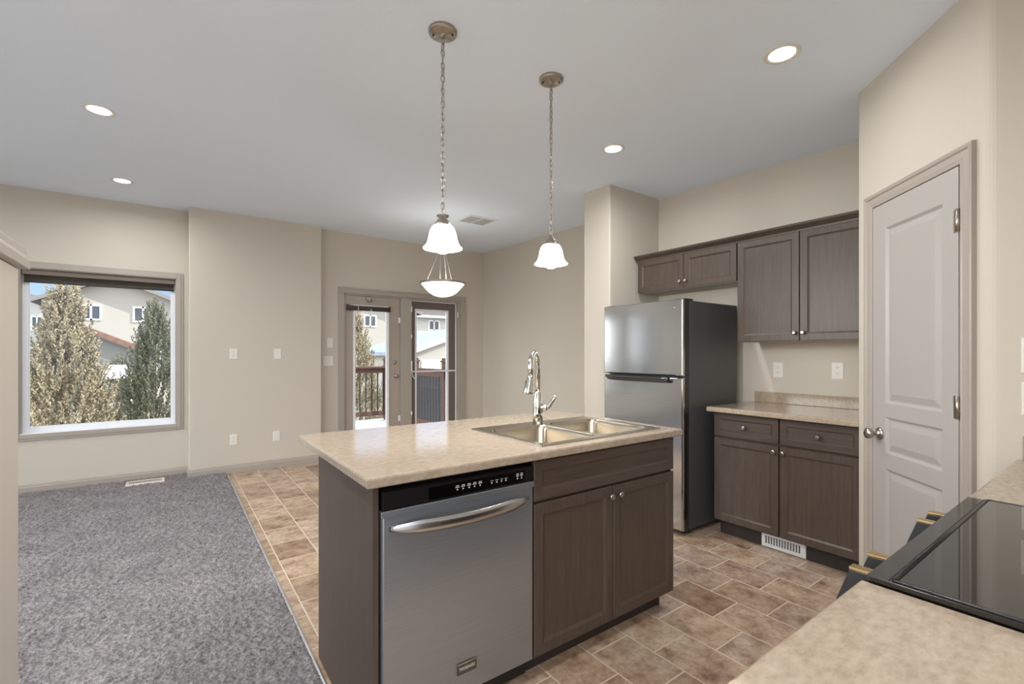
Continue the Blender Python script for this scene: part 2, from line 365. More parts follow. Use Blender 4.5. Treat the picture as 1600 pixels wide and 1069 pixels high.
# half wall at the left edge with a moulded cap
struct(MB().box(-0.50, -0.368, 0.9, 2.0, 0, 1.545).build('wall_half', M_WALL, bevel=0.006), 'narrow beige half wall at the left edge of view', 'wall')
b = MB(); prof = [(-0.518,1.545),(-0.518,1.575),(-0.512,1.608),(-0.356,1.608),(-0.353,1.585),(-0.348,1.572),(-0.346,1.545)]
b.prism(prof, 0.88, 2.018, lambda t, a, z: Vector((a, t, z)))
struct(b.build('trim_cap', M_TRIM, bevel=0.002), 'painted moulded cap on the half wall', 'trim')

def skirting(name, path, label):
    b = MB(); prof = [(0,0),(0.013,0),(0.013,0.062),(0.009,0.072),(0.009,0.080),(0.004,0.088),(0,0.092)]
    for (x0, y0), (x1, y1) in path:
        d = Vector((x1-x0, y1-y0, 0)); n = Vector((d.y, -d.x, 0)).normalized(); o = Vector((x0, y0, 0))
        b.loops([[o + d*t + n*a + Vector((0,0,z)) for a, z in prof] for t in (0, 1)])
    return struct(b.build(name, M_TRIM), label, 'baseboard')
skirting('baseboard_back_left', [((XL,6.08),(0.15,6.08))], 'taupe baseboard under the picture window')
skirting('baseboard_back', [((0.137,5.86),(1.468,5.86)),((0.15,6.08),(0.15,5.86)),((1.455,5.86),(1.455,5.99))], 'taupe baseboard along the wall bump-out')
skirting('baseboard_right', [((1.455,5.99),(1.69,5.99)),((3.50,5.99),(3.82,5.99)),((3.82,5.99),(3.82,3.073))], 'taupe baseboard by the patio doors')
skirting('baseboard_column', [((3.048,3.073),(3.048,2.757))], 'taupe baseboard on the wall stub')

# carpet: real pile relief, finest where the camera stands nearest
def grid_axis(pts):
    r = []
    for a, bb, st in pts:
        k = max(1, int(round((bb-a)/st))); r += [a+(bb-a)*i/k for i in range(k)]
    return r + [pts[-1][1]]
gx = grid_axis([(XL,-1.35,0.08),(-1.35,0.478,0.0085)]); gy = grid_axis([(YN,1.2,0.06),(1.2,4.2,0.0085),(4.2,6.08,0.012)])
vs = []; nx = len(gx)
for y in gy:
    for x in gx:
        h = 0.0
        if x > -1.36 and y > 1.15:
            h = 0.010*noise.noise((x*30+y*9, y*26-x*12, 0)) + 0.007*noise.noise((x*80, y*70, 4)) + 0.004*noise.noise((x*7, y*8, 9))
        if x > 0.47: h -= 0.008
        vs.append((x, y, 0.018+h))
fs = [(j*nx+i, j*nx+i+1, (j+1)*nx+i+1, (j+1)*nx+i) for j in range(len(gy)-1) for i in range(nx-1)]
cm = MB(); cm.add(vs, fs, True)
k = len(cm.v); e = [(XL,YN,0),(0.478,YN,0),(0.478,6.08,0),(XL,6.08,0)]
cm.add(e, [(0,3,2,1)])
tag(cm.build('carpet', M_CARPET, loc=(0,0,0)), 'thick grey cut-pile carpet covering the living area floor', 'carpet', kind='stuff')
struct(MB().loops([[(0.474,y,0.0),(0.476,y,0.013),(0.483,y,0.0145),(0.494,y,0.003),(0.495,y,0.0)] for y in (YN, 5.86)]).build('trim_strip', M_STRIP), 'thin metal transition strip between carpet and tile', 'trim')

# ------------------------------------------------------------------ picture window
w = thing('window_1', 'wide picture window with taupe casing in the living room', 'window', ((WX0+WX1)/2, 6.18, WZ0)); w['kind'] = 'structure'
b = MB(); cw = 0.062
for d0, d1, ex in ((0,0.014,cw),(0.014,0.020,cw-0.022)):
    y0, y1 = 6.08-d1, 6.08-d0
    o = 0.0
    b.box(WX0-ex, WX0, y0, y1, WZ0-ex, WZ1+ex); b.box(WX1, WX1+ex, y0, y1, WZ0-ex, WZ1+ex); b.box(WX0, WX1, y0, y1, WZ0-ex, WZ0); b.box(WX0, WX1, y0, y1, WZ1, WZ1+ex)
b.build('casing', M_TRIM, w, 0.003)
b = MB(); b.box(WX0, WX0+0.008, 6.08, 6.15, WZ0, WZ1); b.box(WX1-0.008, WX1, 6.08, 6.15, WZ0, WZ1); b.box(WX0, WX1, 6.08, 6.15, WZ1-0.008, WZ1); b.build('jamb', M_TRIM, w)
b = MB(); rect_frame(b, WX0, WX1, WZ0, WZ1, 0.048, 6.15, 6.21, wb=0.056); b.box(WX0, WX1, 6.075, 6.15, WZ0-0.004, WZ0+0.006); b.build('sash', M_VINYL, w, 0.004)
MB().box(WX0+0.045, WX1-0.045, 6.178, 6.184, WZ0+0.05, WZ1-0.045).build('pane', M_GLASS, w)
w3_ = thing('window_3', 'two-pane window left of the picture window', 'window', (-1.89, 6.18, WZ0)); w3_['kind'] = 'structure'
b = MB(); rect_frame(b, -2.36, -1.42, WZ0, WZ1, 0.048, 6.13, 6.21); b.box(-1.92, -1.86, 6.13, 6.21, WZ0, WZ1); b.build('sash', M_VINYL, w3_, 0.004)
b = MB(); rect_frame(b, -2.42, -1.36, WZ0-0.06, WZ1+0.06, 0.06, 6.062, 6.08); b.build('casing', M_TRIM, w3_, 0.003)
MB().box(-2.32, -1.46, 6.178, 6.184, WZ0+0.04, WZ1-0.04).build('pane', M_GLASS, w3_)
t = thing('roller_blind', 'dark roller blind pulled up at the top of picture window', 'blind', ((WX0+WX1)/2, 6.11, 1.95))
MB().box(WX0+0.012, WX1-0.012, 6.086, 6.146, 2.018, 2.064).build('cassette', mat('blind_cassette', (112,100,90), 0.5), t, 0.004)
MB().box(WX0+0.02, WX1-0.02, 6.130, 6.134, 1.965, 2.03).build('fabric', M_BLIND, t)
MB().cyl((WX0+0.02,6.132,1.957),(WX1-0.02,6.132,1.957),0.009,10).build('hem_bar', M_BLIND, t)

# ------------------------------------------------------------------ patio doors
t = struct(MB().box(DX0-0.07, DX1+0.085, 5.972, 5.99, DZ1, DZ1+0.072).box(DX0-0.07, DX0, 5.972, 5.99, 0, DZ1).box(DX1, DX1+0.085, 5.972, 5.99, 0, DZ1)
           .box(DX0-0.07, DX1+0.085, 5.966, 5.972, DZ1+0.05, DZ1+0.072).build('trim_doors', M_TRIM, bevel=0.004), 'taupe casing around the patio doors', 'trim')
b = MB(); b.box(DX0, DX0+0.022, 5.99, 6.19, 0, DZ1); b.box(DX1-0.03, DX1, 5.99, 6.19, 0, DZ1); b.box(DX0, DX1, 5.99, 6.19, DZ1-0.02, DZ1); b.box(2.505, 2.665, 5.985, 6.15, 0, DZ1-0.02); b.box(DX0, DX1, 5.99, 6.19, -0.02, 0.025)
b.build('jamb', M_TRIM, t, 0.004)
b = MB(); b.box(2.655, 2.672, 6.06, 6.075, 0.025, DZ1-0.02); b.box(3.385, 3.402, 6.06, 6.075, 0.025, DZ1-0.02); b.box(2.655, 3.402, 6.06, 6.075, DZ1-0.034, DZ1-0.02); b.build('door_stop', M_VINYL, t)
for x, z, hh in ((2.668,1.86,0.07),(2.668,1.50,0.05),(2.668,1.05,0.14),(2.668,0.45,0.05),(3.387,1.82,0.07)):
    MB().box(x-0.014, x, 5.978, 5.99, z, z+hh).build('hinge', M_VINYL, t, 0.002)
d = thing('door_1', 'left taupe patio door with tall glass pane and knob', 'door', (2.14, 6.03, 0)); d['kind'] = 'structure'
GX0, GX1, GZ0, GZ1 = 1.885, 2.335, 0.25, 1.90
b = MB(); b.box(1.778, GX0, 6.01, 6.05, 0.025, 2.03); b.box(GX1, 2.503, 6.01, 6.05, 0.025, 2.03); b.box(GX0, GX1, 6.01, 6.05, 0.025, GZ0); b.box(GX0, GX1, 6.01, 6.05, GZ1, 2.03); b.build('slab', M_DOOR, d, 0.003)
b = MB(); rect_frame(b, GX0-0.012, GX1+0.012, GZ0-0.012, GZ1+0.012, 0.03, 6.0, 6.06); b.build('glazing_frame', M_VINYL, d, 0.004)
MB().box(GX0+0.01, GX1-0.01, 6.026, 6.032, GZ0+0.01, GZ1-0.01).build('pane', M_GLASS, d)
b = MB(); b.lathe([(0.028,0),(0.026,0.006),(0.012,0.012),(0.011,0.032),(0.024,0.042),(0.029,0.055),(0.024,0.066),(0.010,0.070)], (2.437,6.01,0.99), (0,-1,0), 24); b.build('knob', M_NICKEL, d)
b = MB(); b.lathe([(0.027,0),(0.025,0.012),(0.012,0.014)], (2.425,6.01,1.17), (0,-1,0), 24); b.box(2.421,2.429,5.985,5.998,1.155,1.185); b.build('deadbolt', M_NICKEL, d)
for z in (1.70, 0.38): MB().box(2.478, 2.503, 5.998, 6.01, z, z+0.075).build('latch', M_VINYL, d, 0.003)
d = thing('door_2', 'right dark taupe storm door with glass and push bar', 'door', (3.03, 6.10, 0)); d['kind'] = 'structure'
SX0, SX1 = 2.672, 3.392; gx0, gx1, gz0, gz1 = 2.762, 3.272, 0.22, 1.905
b = MB(); b.box(SX0, gx0, 6.085, 6.12, 0.03, 2.02); b.box(gx1, SX1, 6.085, 6.12, 0.03, 2.02); b.box(gx0, gx1, 6.085, 6.12, 0.03, gz0); b.box(gx0, gx1, 6.085, 6.12, gz1, 2.02); b.build('slab', M_STORM, d, 0.003)
b = MB(); rect_frame(b, gx0-0.01, gx1+0.01, gz0-0.01, gz1+0.01, 0.028, 6.078, 6.126); b.build('glazing_frame', M_VINYL, d, 0.004)
MB().box(gx0+0.01, gx1-0.01, 6.1, 6.105, gz0+0.01, gz1-0.01).build('pane', M_GLASS, d)
MB().box(2.672, 3.392, 6.062, 6.074, 1.028, 1.05).build('push_bar', M_VINYL, d, 0.003)
MB().tube([(2.70,6.066,1.03),(2.705,6.06,1.0),(2.715,6.055,0.965),(2.735,6.052,0.94),(2.752,6.052,0.935)], 0.008, 8).build('handle', M_VINYL, d)
t = thing('door_blind', 'dark rolled-up blind on the left patio door', 'blind', (2.08, 5.98, 1.83))
b = MB(); b.cyl((1.80,5.978,1.868),(2.345,5.978,1.868),0.031,20); b.build('roll', M_BLIND, t)
for x in (1.80, 2.345): MB().box(x-0.008, x+0.008, 5.955, 6.008, 1.835, 1.91).build('bracket', mat('blind_bracket', (92,82,72), 0.5), t, 0.003)
b = MB(); b.tube([(2.085+0.018*math.sin(a), 5.940, 1.86-0.09*(1-math.cos(a))/1.0) for a in [2*PI*i/24 for i in range(24)]], 0.0022, 6, True); b.build('chain_loop', M_CABLE, t)
b = MB(); b.tube([(1.92,5.942,1.895),(1.92,5.942,1.83)], 0.004, 6); b.build('cord', M_CABLE, t)
b = MB(); b.tube([(2.055,5.985,1.985),(2.055,5.965,1.985),(2.06,5.955,1.97),(2.06,5.96,1.945)], 0.007, 8); b.tube([(2.095,5.985,2.0),(2.095,5.965,2.0),(2.10,5.955,1.985),(2.10,5.96,1.955)], 0.007, 8); b.box(2.04,2.115,5.978,6.008,1.975,2.01); b.build('hook', M_NICKEL, t)

# ------------------------------------------------------------------ pantry door (diagonal)
d = thing('door_3', 'white three-panel pantry door in the diagonal corner wall', 'door', PF(0.435, 0, 0)); d['kind'] = 'structure'
u0, u1, zt = 0.156, 0.716, 2.035; tk = 0.012
b = MB(); b.obox(PF, u0, u1, -0.028, tk-0.012, 0.012, zt)
pu0, pu1 = 0.257, 0.632
rows = [(1.045,1.912),(0.799,0.977),(0.20,0.722)]
b2 = MB()
b2.obox(PF, u0, pu0, 0, tk, 0.012, zt); b2.obox(PF, pu1, u1, 0, tk, 0.012, zt)
for z0, z1 in ((1.912,zt),(0.977,1.045),(0.722,0.799),(0.012,0.20)): b2.obox(PF, pu0, pu1, 0, tk, z0, z1)
for z0, z1 in rows:
    rc = lambda i, n: [PF(pu0+i, n, z0+i), PF(pu1-i, n, z0+i), PF(pu1-i, n, z1-i), PF(pu0+i, n, z1-i)]
    b2.loops([rc(0,tk), rc(0.004,tk-0.003), rc(0.012,tk-0.0095), rc(0.018,tk-0.0095), rc(0.046,tk-0.002), rc(0.048,tk-0.002)], False, True)
b.v and b2.add(b.v, b.f)
b2.build('slab', M_PDOOR, d)
b = MB(); prof = [(0,0.0),(0.066,0.0),(0.066,0.018),(0.060,0.021),(0.050,0.019),(0.044,0.013),(0.020,0.012),(0.012,0.010),(0.006,0.013),(0,0.011)]
ci0, ci1, cih = 0.150, 0.722, 2.041
lp = []
for a, n in prof: lp.append([PF(ci0-a,n,0), PF(ci0-a,n,cih+a), PF(ci1+a,n,cih+a), PF(ci1+a,n,0)])
lp.append(lp[0]); b.loops(lp, False, False, False, False)
b.build('casing', M_TRIM, d)
for z in (1.82, 1.075, 0.30):
    b = MB(); b.lathe([(0.007,0),(0.007,0.09)], PF(0.718, tk+0.004, z-0.045), (0,0,1), 12); b.obox(PF, 0.694, 0.716, tk, tk+0.002, z-0.045, z+0.045); b.build('hinge', M_NICKEL, d)
b = MB(); nrm = (-1,1,0); b.lathe([(0.031,0),(0.029,0.006),(0.020,0.010),(0.011,0.014),(0.010,0.030),(0.020,0.037),(0.027,0.048),(0.026,0.060),(0.016,0.067),(0.004,0.069)], PF(0.214, tk, 0.887), nrm, 28); b.build('knob', M_NICKEL, d)

# ------------------------------------------------------------------ wall cabinets
FK = frame((3.39, 0, 0), (0,1,0), (-1,0,0))           # u = world Y, n outward (-X); carcass front at X = 3.41
FKb = frame((3.41, 0, 0), (0,1,0), (-1,0,0))
def wall_cabinet(name, label, y0, y1, z0, z1, split, lines):
    t = thing(name, label, 'cabinet', (3.56, (y0+y1)/2, z0))
    MB().box(3.41, 3.718, y0, y1, z0+0.006, z1).build('carcass', M_WOOD, t, 0.001)
    MB().box(3.412, 3.716, y0+0.002, y1-0.002, z0, z0+0.006).build('underside', M_UNDER, t)
    for a, c, ky in ((y0+0.002, split-0.002, split-0.026), (split+0.002, y1-0.002, split+0.026)):
        d = panel_front('door', M_WOOD, t, FKb, a, c, z0+0.002, z1-0.006)
        knob(d, (3.39, ky, z0+0.055), (-1,0,0))
    return t
wall_cabinet('wall_cabinet', 'tall two-door dark oak wall cabinet right of the refrigerator', 0.966, 1.822, 1.374, 2.115, 1.397, 0)
wall_cabinet('wall_cabinet', 'short two-door dark oak wall cabinet above the refrigerator', 1.826, 2.735, 1.828, 2.115, 2.272, 0)
b = MB(); prof = [(3.40,2.105),(3.388,2.105),(3.386,2.118),(3.372,2.130),(3.356,2.143),(3.350,2.157),(3.40,2.157)]
b.prism(prof, 0.966, 2.750, lambda t, a, z: Vector((a, t, z)))
b.box(3.40, 3.715, 2.735, 2.75, 2.105, 2.157)
tag(b.build('crown_moulding', M_WOODH, bevel=0.002), 'dark oak crown moulding along the top of the wall cabinets', 'moulding')

# ------------------------------------------------------------------ base cabinet and its worktop by the pantry
t = thing('base_cabinet', 'dark oak base cabinet with two drawers and two doors', 'cabinet', (3.43, 1.42, 0))
MB().box(3.172, 3.718, 0.966, 1.868, 0.105, 0.880).build('carcass', M_WOOD, t, 0.001)
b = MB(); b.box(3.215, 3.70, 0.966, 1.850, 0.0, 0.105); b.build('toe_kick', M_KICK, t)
FB = frame((3.172, 0, 0), (0,1,0), (-1,0,0))
for a, c, ky, dy in ((0.970, 1.416, 1.404-0.012, 1.205), (1.424, 1.864, 1.459-0.005, 1.656)):
    w2 = panel_front('drawer_front', M_WOODH, t, FB, a, c, 0.705, 0.868, fw=0.038); knob(w2, (3.152, (a+c)/2, 0.787), (-1,0,0))
    w2 = panel_front('door', M_WOOD, t, FB, a, c, 0.108, 0.692); knob(w2, (3.152, 1.392 if a < 1.2 else 1.448, 0.655), (-1,0,0))
def worktop(name, label, x0, x1, y0, y1, hole=None, z0=0.880, z1=0.914, r=0.010, group=None):
    b = MB(); rc = lambda i, z: [(x0+i,y0+i,z),(x1-i,y0+i,z),(x1-i,y1-i,z),(x0+i,y1-i,z)]
    ls = [rc(0.004,z0), rc(0,z0+0.004)]
    for k in range(5):
        a = k/4*PI/2; ls.append(rc(r-r*math.cos(a), z1-r+r*math.sin(a)))
    if hole:
        hx0, hx1, hy0, hy1 = hole; hr = lambda z: [(hx0,hy0,z),(hx1,hy0,z),(hx1,hy1,z),(hx0,hy1,z)]
        ls = [hr(z0)]+ls+[hr(z1), hr(z0)]; b.loops(ls, False, False)
    else: b.loops(ls)
    o = b.build(name, M_LAM); return tag(o, label, 'worktop', group)
o = worktop('worktop', 'beige laminate worktop beside the refrigerator with low backsplash', 3.080, 3.718, 0.966, 1.880)
MB().box(3.700, 3.719, 0.966, 1.850, 0.914, 0.995).build('backsplash', M_LAM, o, 0.003)
t = thing('floor_register', 'white slotted air register in the base cabinet toe kick', 'register', (3.21, 1.42, 0.0))
b = MB(); rc = lambda i, x: [(x,1.284+i,0.003+i),(x,1.556-i,0.003+i),(x,1.556-i,0.100-i),(x,1.284+i,0.100-i)]
b.loops([rc(0,3.2145), rc(0,3.208), rc(0.004,3.204), rc(0.022,3.204), rc(0.022,3.209)], True, True); b.build('grille_frame', M_REGISTER, t)
b = MB()
for i in range(13): y = 1.318+i*0.0170; b.box(3.2055, 3.2088, y, y+0.008, 0.028, 0.076)
b.build('louvre', mat('register_slot', (96,98,98), 0.6), t)

# ------------------------------------------------------------------ refrigerator
t = thing('refrigerator', 'stainless top-freezer refrigerator with dark grey sides', 'refrigerator', (3.27, 2.31, 0))
MB().box(2.985, 3.62, 1.947, 2.678, 0.035, 1.668).build('body', M_FSIDE, t, 0.006)
def fdoor(z0, z1, nm):
    b = MB(); rc = lambda i, x: [(x,1.944+i,z0+i),(x,2.680-i,z0+i),(x,2.680-i,z1-i),(x,1.944+i,z1-i)]
    b.loops([rc(0,2.915), rc(0,2.902), rc(0.003,2.896), rc(0.009,2.893)]); return b.build(nm, M_STEEL_Y, t)
M_DEDGE = mat('door_edge_dark', (52,52,54), 0.4)
for z0, z1, nm in ((1.131,1.675,'freezer_door'),(0.04,1.118,'fridge_door')):
    d = fdoor(z0, z1, nm)
    MB().box(2.915, 2.974, 1.946, 2.678, z0+0.002, z1-0.002).build('door_liner', M_DEDGE, d, 0.002)
d = [o for o in t.children if o.name.startswith('fridge_door')][0]
b = MB(); hs = []
for y, dp, zt, zb in ((2.668,0.002,1.118,1.112),(2.650,0.016,1.119,1.098),(2.62,0.028,1.119,1.084),(2.56,0.034,1.119,1.078),(2.10,0.036,1.119,1.078),(2.045,0.034,1.119,1.079),(2.040,0.012,1.119,1.090),(1.98,0.004,1.119,1.112)):
    hs.append([(2.895,y,zt),(2.893-dp,y,zt-0.001),(2.893-dp*1.05,y,zt-0.010),(2.893-dp*0.92,y,zb+0.004),(2.893-dp*0.80,y,zb),(2.895,y,zb-0.001)])
b.loops(hs)
b.build('handle', mat('handle_dark_chrome', (120,120,122), 0.16, 1.0), d, 0.0015)
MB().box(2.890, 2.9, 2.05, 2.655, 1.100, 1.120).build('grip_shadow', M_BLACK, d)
MB().box(2.918, 2.945, 1.9435, 1.947, 0.12, 0.86).build('side_grip', M_BLACK, d)
fz = [o for o in t.children if o.name.startswith('freezer_door')][0]
b = MB(); b.lathe([(0.010,0),(0.010,0.0015),(0.008,0.002)], (2.893,2.018,1.613), (-1,0,0), 24); b.box(2.8925,2.893,1.985,2.004,1.609,1.617); b.build('emblem', M_CHROME, fz)
MB().box(2.93, 3.03, 1.952, 2.03, 1.668, 1.682).build('hinge_cover', M_DEDGE, t, 0.003); MB().box(2.93,3.03,2.61,2.672,1.668,1.682).build('hinge_cover', M_DEDGE, t, 0.003)
for x in (2.99, 3.55):
    for y in (2.0, 2.62): MB().cyl((x,y,0),(x,y,0.04),0.018,12).build('foot', M_BLACK, t)
MB().box(2.98, 3.0, 1.96, 2.66, 0.008, 0.04).build('base_grille', M_BLACK, t)

# ------------------------------------------------------------------ island
t = thing('island_cabinet', 'dark oak kitchen island cabinet with false drawer and two doors', 'cabinet', (1.28, 1.77, 0))
MB().box(0.507, 0.526, 1.432, 2.092, 0.0, 0.880).build('end_panel', M_WOOD, t, 0.001)
MB().box(0.526, 2.050, 2.070, 2.092, 0.0, 0.880).build('back_panel', M_WOOD, t)
MB().box(1.143, 2.050, 1.450, 2.070, 0.105, 0.690).box(1.143,1.16,1.45,2.07,0.69,0.88).box(2.03,2.05,1.45,2.07,0.69,0.88).box(1.143,2.05,1.45,1.468,0.69,0.88).build('carcass', M_WOOD, t)
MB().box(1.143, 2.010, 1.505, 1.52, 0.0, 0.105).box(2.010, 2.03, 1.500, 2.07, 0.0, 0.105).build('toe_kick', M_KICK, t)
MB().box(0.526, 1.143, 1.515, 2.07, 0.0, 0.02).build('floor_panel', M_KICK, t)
FI = frame((0, 1.450, 0), (1,0,0), (0,-1,0))
panel_front('drawer_front', M_WOODX, t, FI, 1.150, 2.050, 0.708, 0.866, fw=0.040)
for a, c, kx in ((1.150, 1.600, 1.574), (1.605, 2.050, 1.634)):
    d = panel_front('door', M_WOOD, t, FI, a, c, 0.095, 0.697); knob(d, (kx, 1.430, 0.657), (0,-1,0))
worktop('island_worktop', 'beige laminate island worktop holding the double sink', 0.475, 2.065, 1.390, 2.335, (1.225, 1.955, 1.470, 1.975))

t = thing('sink', 'stainless double-bowl sink set into the island worktop', 'sink', (1.588, 1.72, 0.914))
sx0, sx1, sy0, sy1 = 1.205, 1.972, 1.452, 1.992
def rrect(x0, x1, y0, y1, r, z, n=6):
    p = []
    for cx, cy, a0 in ((x1-r,y1-r,0),(x0+r,y1-r,90),(x0+r,y0+r,180),(x1-r,y0+r,270)):
        for i in range(n+1):
            a = math.radians(a0+90*i/n); p.append((cx+r*math.cos(a), cy+r*math.sin(a), z))
    return p
def rim_cell(b, ox0, ox1, oy0, oy1, hx0, hx1, hy0, hy1):
    # flat rim between a cell rectangle and a rounded bowl mouth
    n = 6; inner = rrect(hx0, hx1, hy0, hy1, 0.05, 0.9195, n)
    outer = []
    cs = ((ox1,oy1),(ox0,oy1),(ox0,oy0),(ox1,oy0))
    for k, (cx, cy) in enumerate(cs):
        for i in range(n+1): outer.append((cx, cy, 0.9195))
    b.loops([outer, inner], False, False)
xm = 1.583
b = MB(); rim_cell(b, sx0, xm, sy0, sy1, 1.232, 1.568, 1.482, 1.890); rim_cell(b, xm, sx1, sy0, sy1, 1.598, 1.944, 1.482, 1.900)
b.loops([[(sx0-0.003,sy0-0.003,0.9145),(sx1+0.003,sy0-0.003,0.9145),(sx1+0.003,sy1+0.003,0.9145),(sx0-0.003,sy1+0.003,0.9145)],[(sx0,sy0,0.9195),(sx1,sy0,0.9195),(sx1,sy1,0.9195),(sx0,sy1,0.9195)]], False, False)
b.build('rim', M_SINK, t)
for x0, x1, y0, y1 in ((1.232,1.568,1.482,1.890),(1.598,1.944,1.482,1.900)):
    ls = []
    for i, z, r in ((0,0.9195,0.05),(0.003,0.914,0.05),(0.006,0.90,0.05),(0.016,0.76,0.055),(0.024,0.745,0.06),(0.045,0.737,0.06),(0.12,0.735,0.03)): ls.append(rrect(x0+i,x1-i,y0+i,y1-i,max(r-i*0.2,0.012),z))
    b = MB(); b.loops(ls, False, True, True); bo = b.build('bowl', M_SINK, t)
    b = MB(); b.lathe([(0.042,0),(0.040,0.003),(0.030,0.002),(0.028,0.001)], ((x0+x1)/2,(y0+y1)/2,0.7355), (0,0,1), 28); b.build('drain', M_CHROME, bo)

t = thing('faucet', 'tall chrome pull-down faucet arched over the island sink', 'faucet', (1.575, 1.935, 0.9195))
fb = Vector((1.575, 1.930, 0.9195)); dv = Vector((-0.80, -0.60, 0)).normalized(); lv = Vector((0.60, -0.80, 0))
b = MB(); b.lathe([(0.027,0),(0.0265,0.05),(0.0265,0.075),(0.025,0.11),(0.020,0.150),(0.0165,0.162),(0.0165,0.17)], fb, (0,0,1), 32); b.build('base', M_CHROME, t)
pts = [fb+Vector((0,0,0.165)), fb+Vector((0,0,0.30))]
R = 0.075
for i in range(1, 19):
    a = PI*i/18*1.02; pts.append(fb + Vector((0,0,0.30)) + dv*(R-R*math.cos(a)) + Vector((0,0,R*math.sin(a)*1.0)))
pts.append(pts[-1] + Vector((0,0,-0.03)))
MB().tube(pts, 0.0135, 16).build('spout', M_CHROME, t)
hp = pts[-1]; hd = (Vector((0,0,-1)) + dv*0.16 - lv*0.10).normalized()
b = MB(); b.lathe([(0.0150,0),(0.0165,0.02),(0.0205,0.05),(0.0255,0.085),(0.0265,0.097),(0.022,0.101)], hp, hd, 28); hb = b.build('spray_head', M_CHROME, t)
side = (dv - Vector((0,0,dv.z))).normalized(); sp = hp + hd*0.055 + (-lv)*0.0
b = MB(); q = hp + hd*0.03 + (dv*0.55-lv*0.83).normalized()*0.0145; b.lathe([(0.005,0),(0.0075,0.008),(0.0075,0.032),(0.005,0.04)], q, hd, 12); b.build('spray_button', M_BLACK, hb)
b = MB(); k0 = fb + Vector((0,0,0.085)); b.lathe([(0.017,0.015),(0.017,0.045),(0.014,0.052)], k0, lv, 24)
b.tube([k0+lv*0.045, k0+lv*0.06+Vector((0,0,0.008)), k0+lv*0.082+Vector((0,0,0.04)), k0+lv*0.098+Vector((0,0,0.062))], [0.013,0.012,0.009,0.0085], 14); b.build('lever', M_CHROME, t)

# ------------------------------------------------------------------ dishwasher
t = thing('dishwasher', 'stainless built-in dishwasher with black control strip in the island', 'dishwasher', (0.835, 1.75, 0.02))
MB().box(0.530, 1.140, 1.475, 2.06, 0.02, 0.868).build('tub', M_BLACK, t)
MB().box(0.535, 1.135, 1.50, 1.515, 0.02, 0.10).build('kick_plate', M_BLACK, t)
b = MB(); rc = lambda i, y: [(0.534+i,y,0.098+i),(1.140-i,y,0.098+i),(1.140-i,y,0.790-i),(0.534+i,y,0.790-i)]
b.loops([rc(0,1.475), rc(0,1.432), rc(0.003,1.426), rc(0.007,1.424)]); dd = b.build('door', M_STEEL_X, t)
MB().box(0.531, 1.1425, 1.421, 1.45, 0.772, 0.793).build('door_lip', M_STEEL_X, dd, 0.002)
b = MB(); rc = lambda i, y: [(0.536+i,y,0.793+i),(1.138-i,y,0.793+i),(1.138-i,y,0.856-i),(0.536+i,y,0.856-i)]
b.loops([rc(0,1.475), rc(0,1.432), rc(0.004,1.425)]); cp = b.build('control_panel', M_BLACK, t)
MB().box(0.695, 1.098, 1.4242, 1.4252, 0.800, 0.842).build('touch_glass', mat('touch_glass', (8,8,9), 0.12), cp)
def mark(rows):
    b = MB()
    for x0, x1, z0, z1 in rows: b.box(x0, x1, 1.4236, 1.4243, z0, z1)
    b.build('button_mark', M_INK, cp)
for x in (0.803,0.826,0.850,0.873,0.896): mark([(x-0.008,x+0.008,0.8245,0.8275),(x-0.006,x+0.007,0.83,0.8325),(x-0.003,x+0.003,0.8155,0.8205)])
for x in (0.946,0.968,0.989,1.009): mark([(x-0.003,x+0.003,0.8155,0.8205),(x-0.005,x+0.007,0.8245,0.8265)])
for x in (1.063,1.082): mark([(x-0.006,x+0.007,0.827,0.830),(x-0.005,x+0.006,0.832,0.835),(x-0.005,x+0.005,0.822,0.825),(x-0.003,x+0.003,0.813,0.818)])
b = MB(); n = 24; ls = []
for i in range(n+1):
    s_ = i/n; x = 0.556+0.556*s_; q = math.sin(PI*s_)**0.7; y = 1.424-0.004-0.050*q; hh = 0.006+0.0155*min(1, q*1.6); dd2 = 0.003+0.010*q; zc = 0.735-0.003*q
    ls.append([(x, y+dd2, zc+hh), (x, y+0.001, zc+hh*0.95), (x, y-0.004*q, zc+hh*0.45), (x, y-0.005*q, zc-hh*0.35), (x, y, zc-hh), (x, y+dd2, zc-hh)])
b.loops(ls, True, True, True)
for x in (0.562, 1.106): b.box(x-0.006, x+0.006, 1.418, 1.426, 0.727, 0.743)
b.build('handle', mat('handle_steel', (196,196,196), 0.25, 1.0), dd)
bd = MB().box(0.801, 0.879, 1.4195, 1.4245, 0.172, 0.2115).build('badge', mat('badge_steel', (120,120,120), 0.3, 1.0), dd, 0.0012)
MB().box(0.801, 0.879, 1.418, 1.4195, 0.2080, 0.2115).build('badge_rim', M_CHROME, bd)
fc = bpy.data.curves.new('badge_lettering', 'FONT'); fc.body = 'FRIGIDAIRE'; fc.size = 0.0155; fc.extrude = 0.0004; fc.align_x = 'CENTER'; fc.align_y = 'CENTER'
fo = bpy.data.objects.new('lettering_curve', fc); COL.objects.link(fo); bpy.context.view_layer.update()
lm = bpy.data.meshes.new_from_object(fo.evaluated_get(bpy.context.evaluated_depsgraph_get())); bpy.data.objects.remove(fo)
lm.materials.clear(); lm.materials.append(mat('letter_silver', (215,215,215), 0.3, 0.4)); fo = bpy.data.objects.new('badge_lettering', lm); COL.objects.link(fo)
fo.parent = bd; fo.location = Vector((0.840,1.4190,0.191)) - t.location; fo.rotation_euler = (PI/2,0,0); fo.scale = (0.80,1,1)

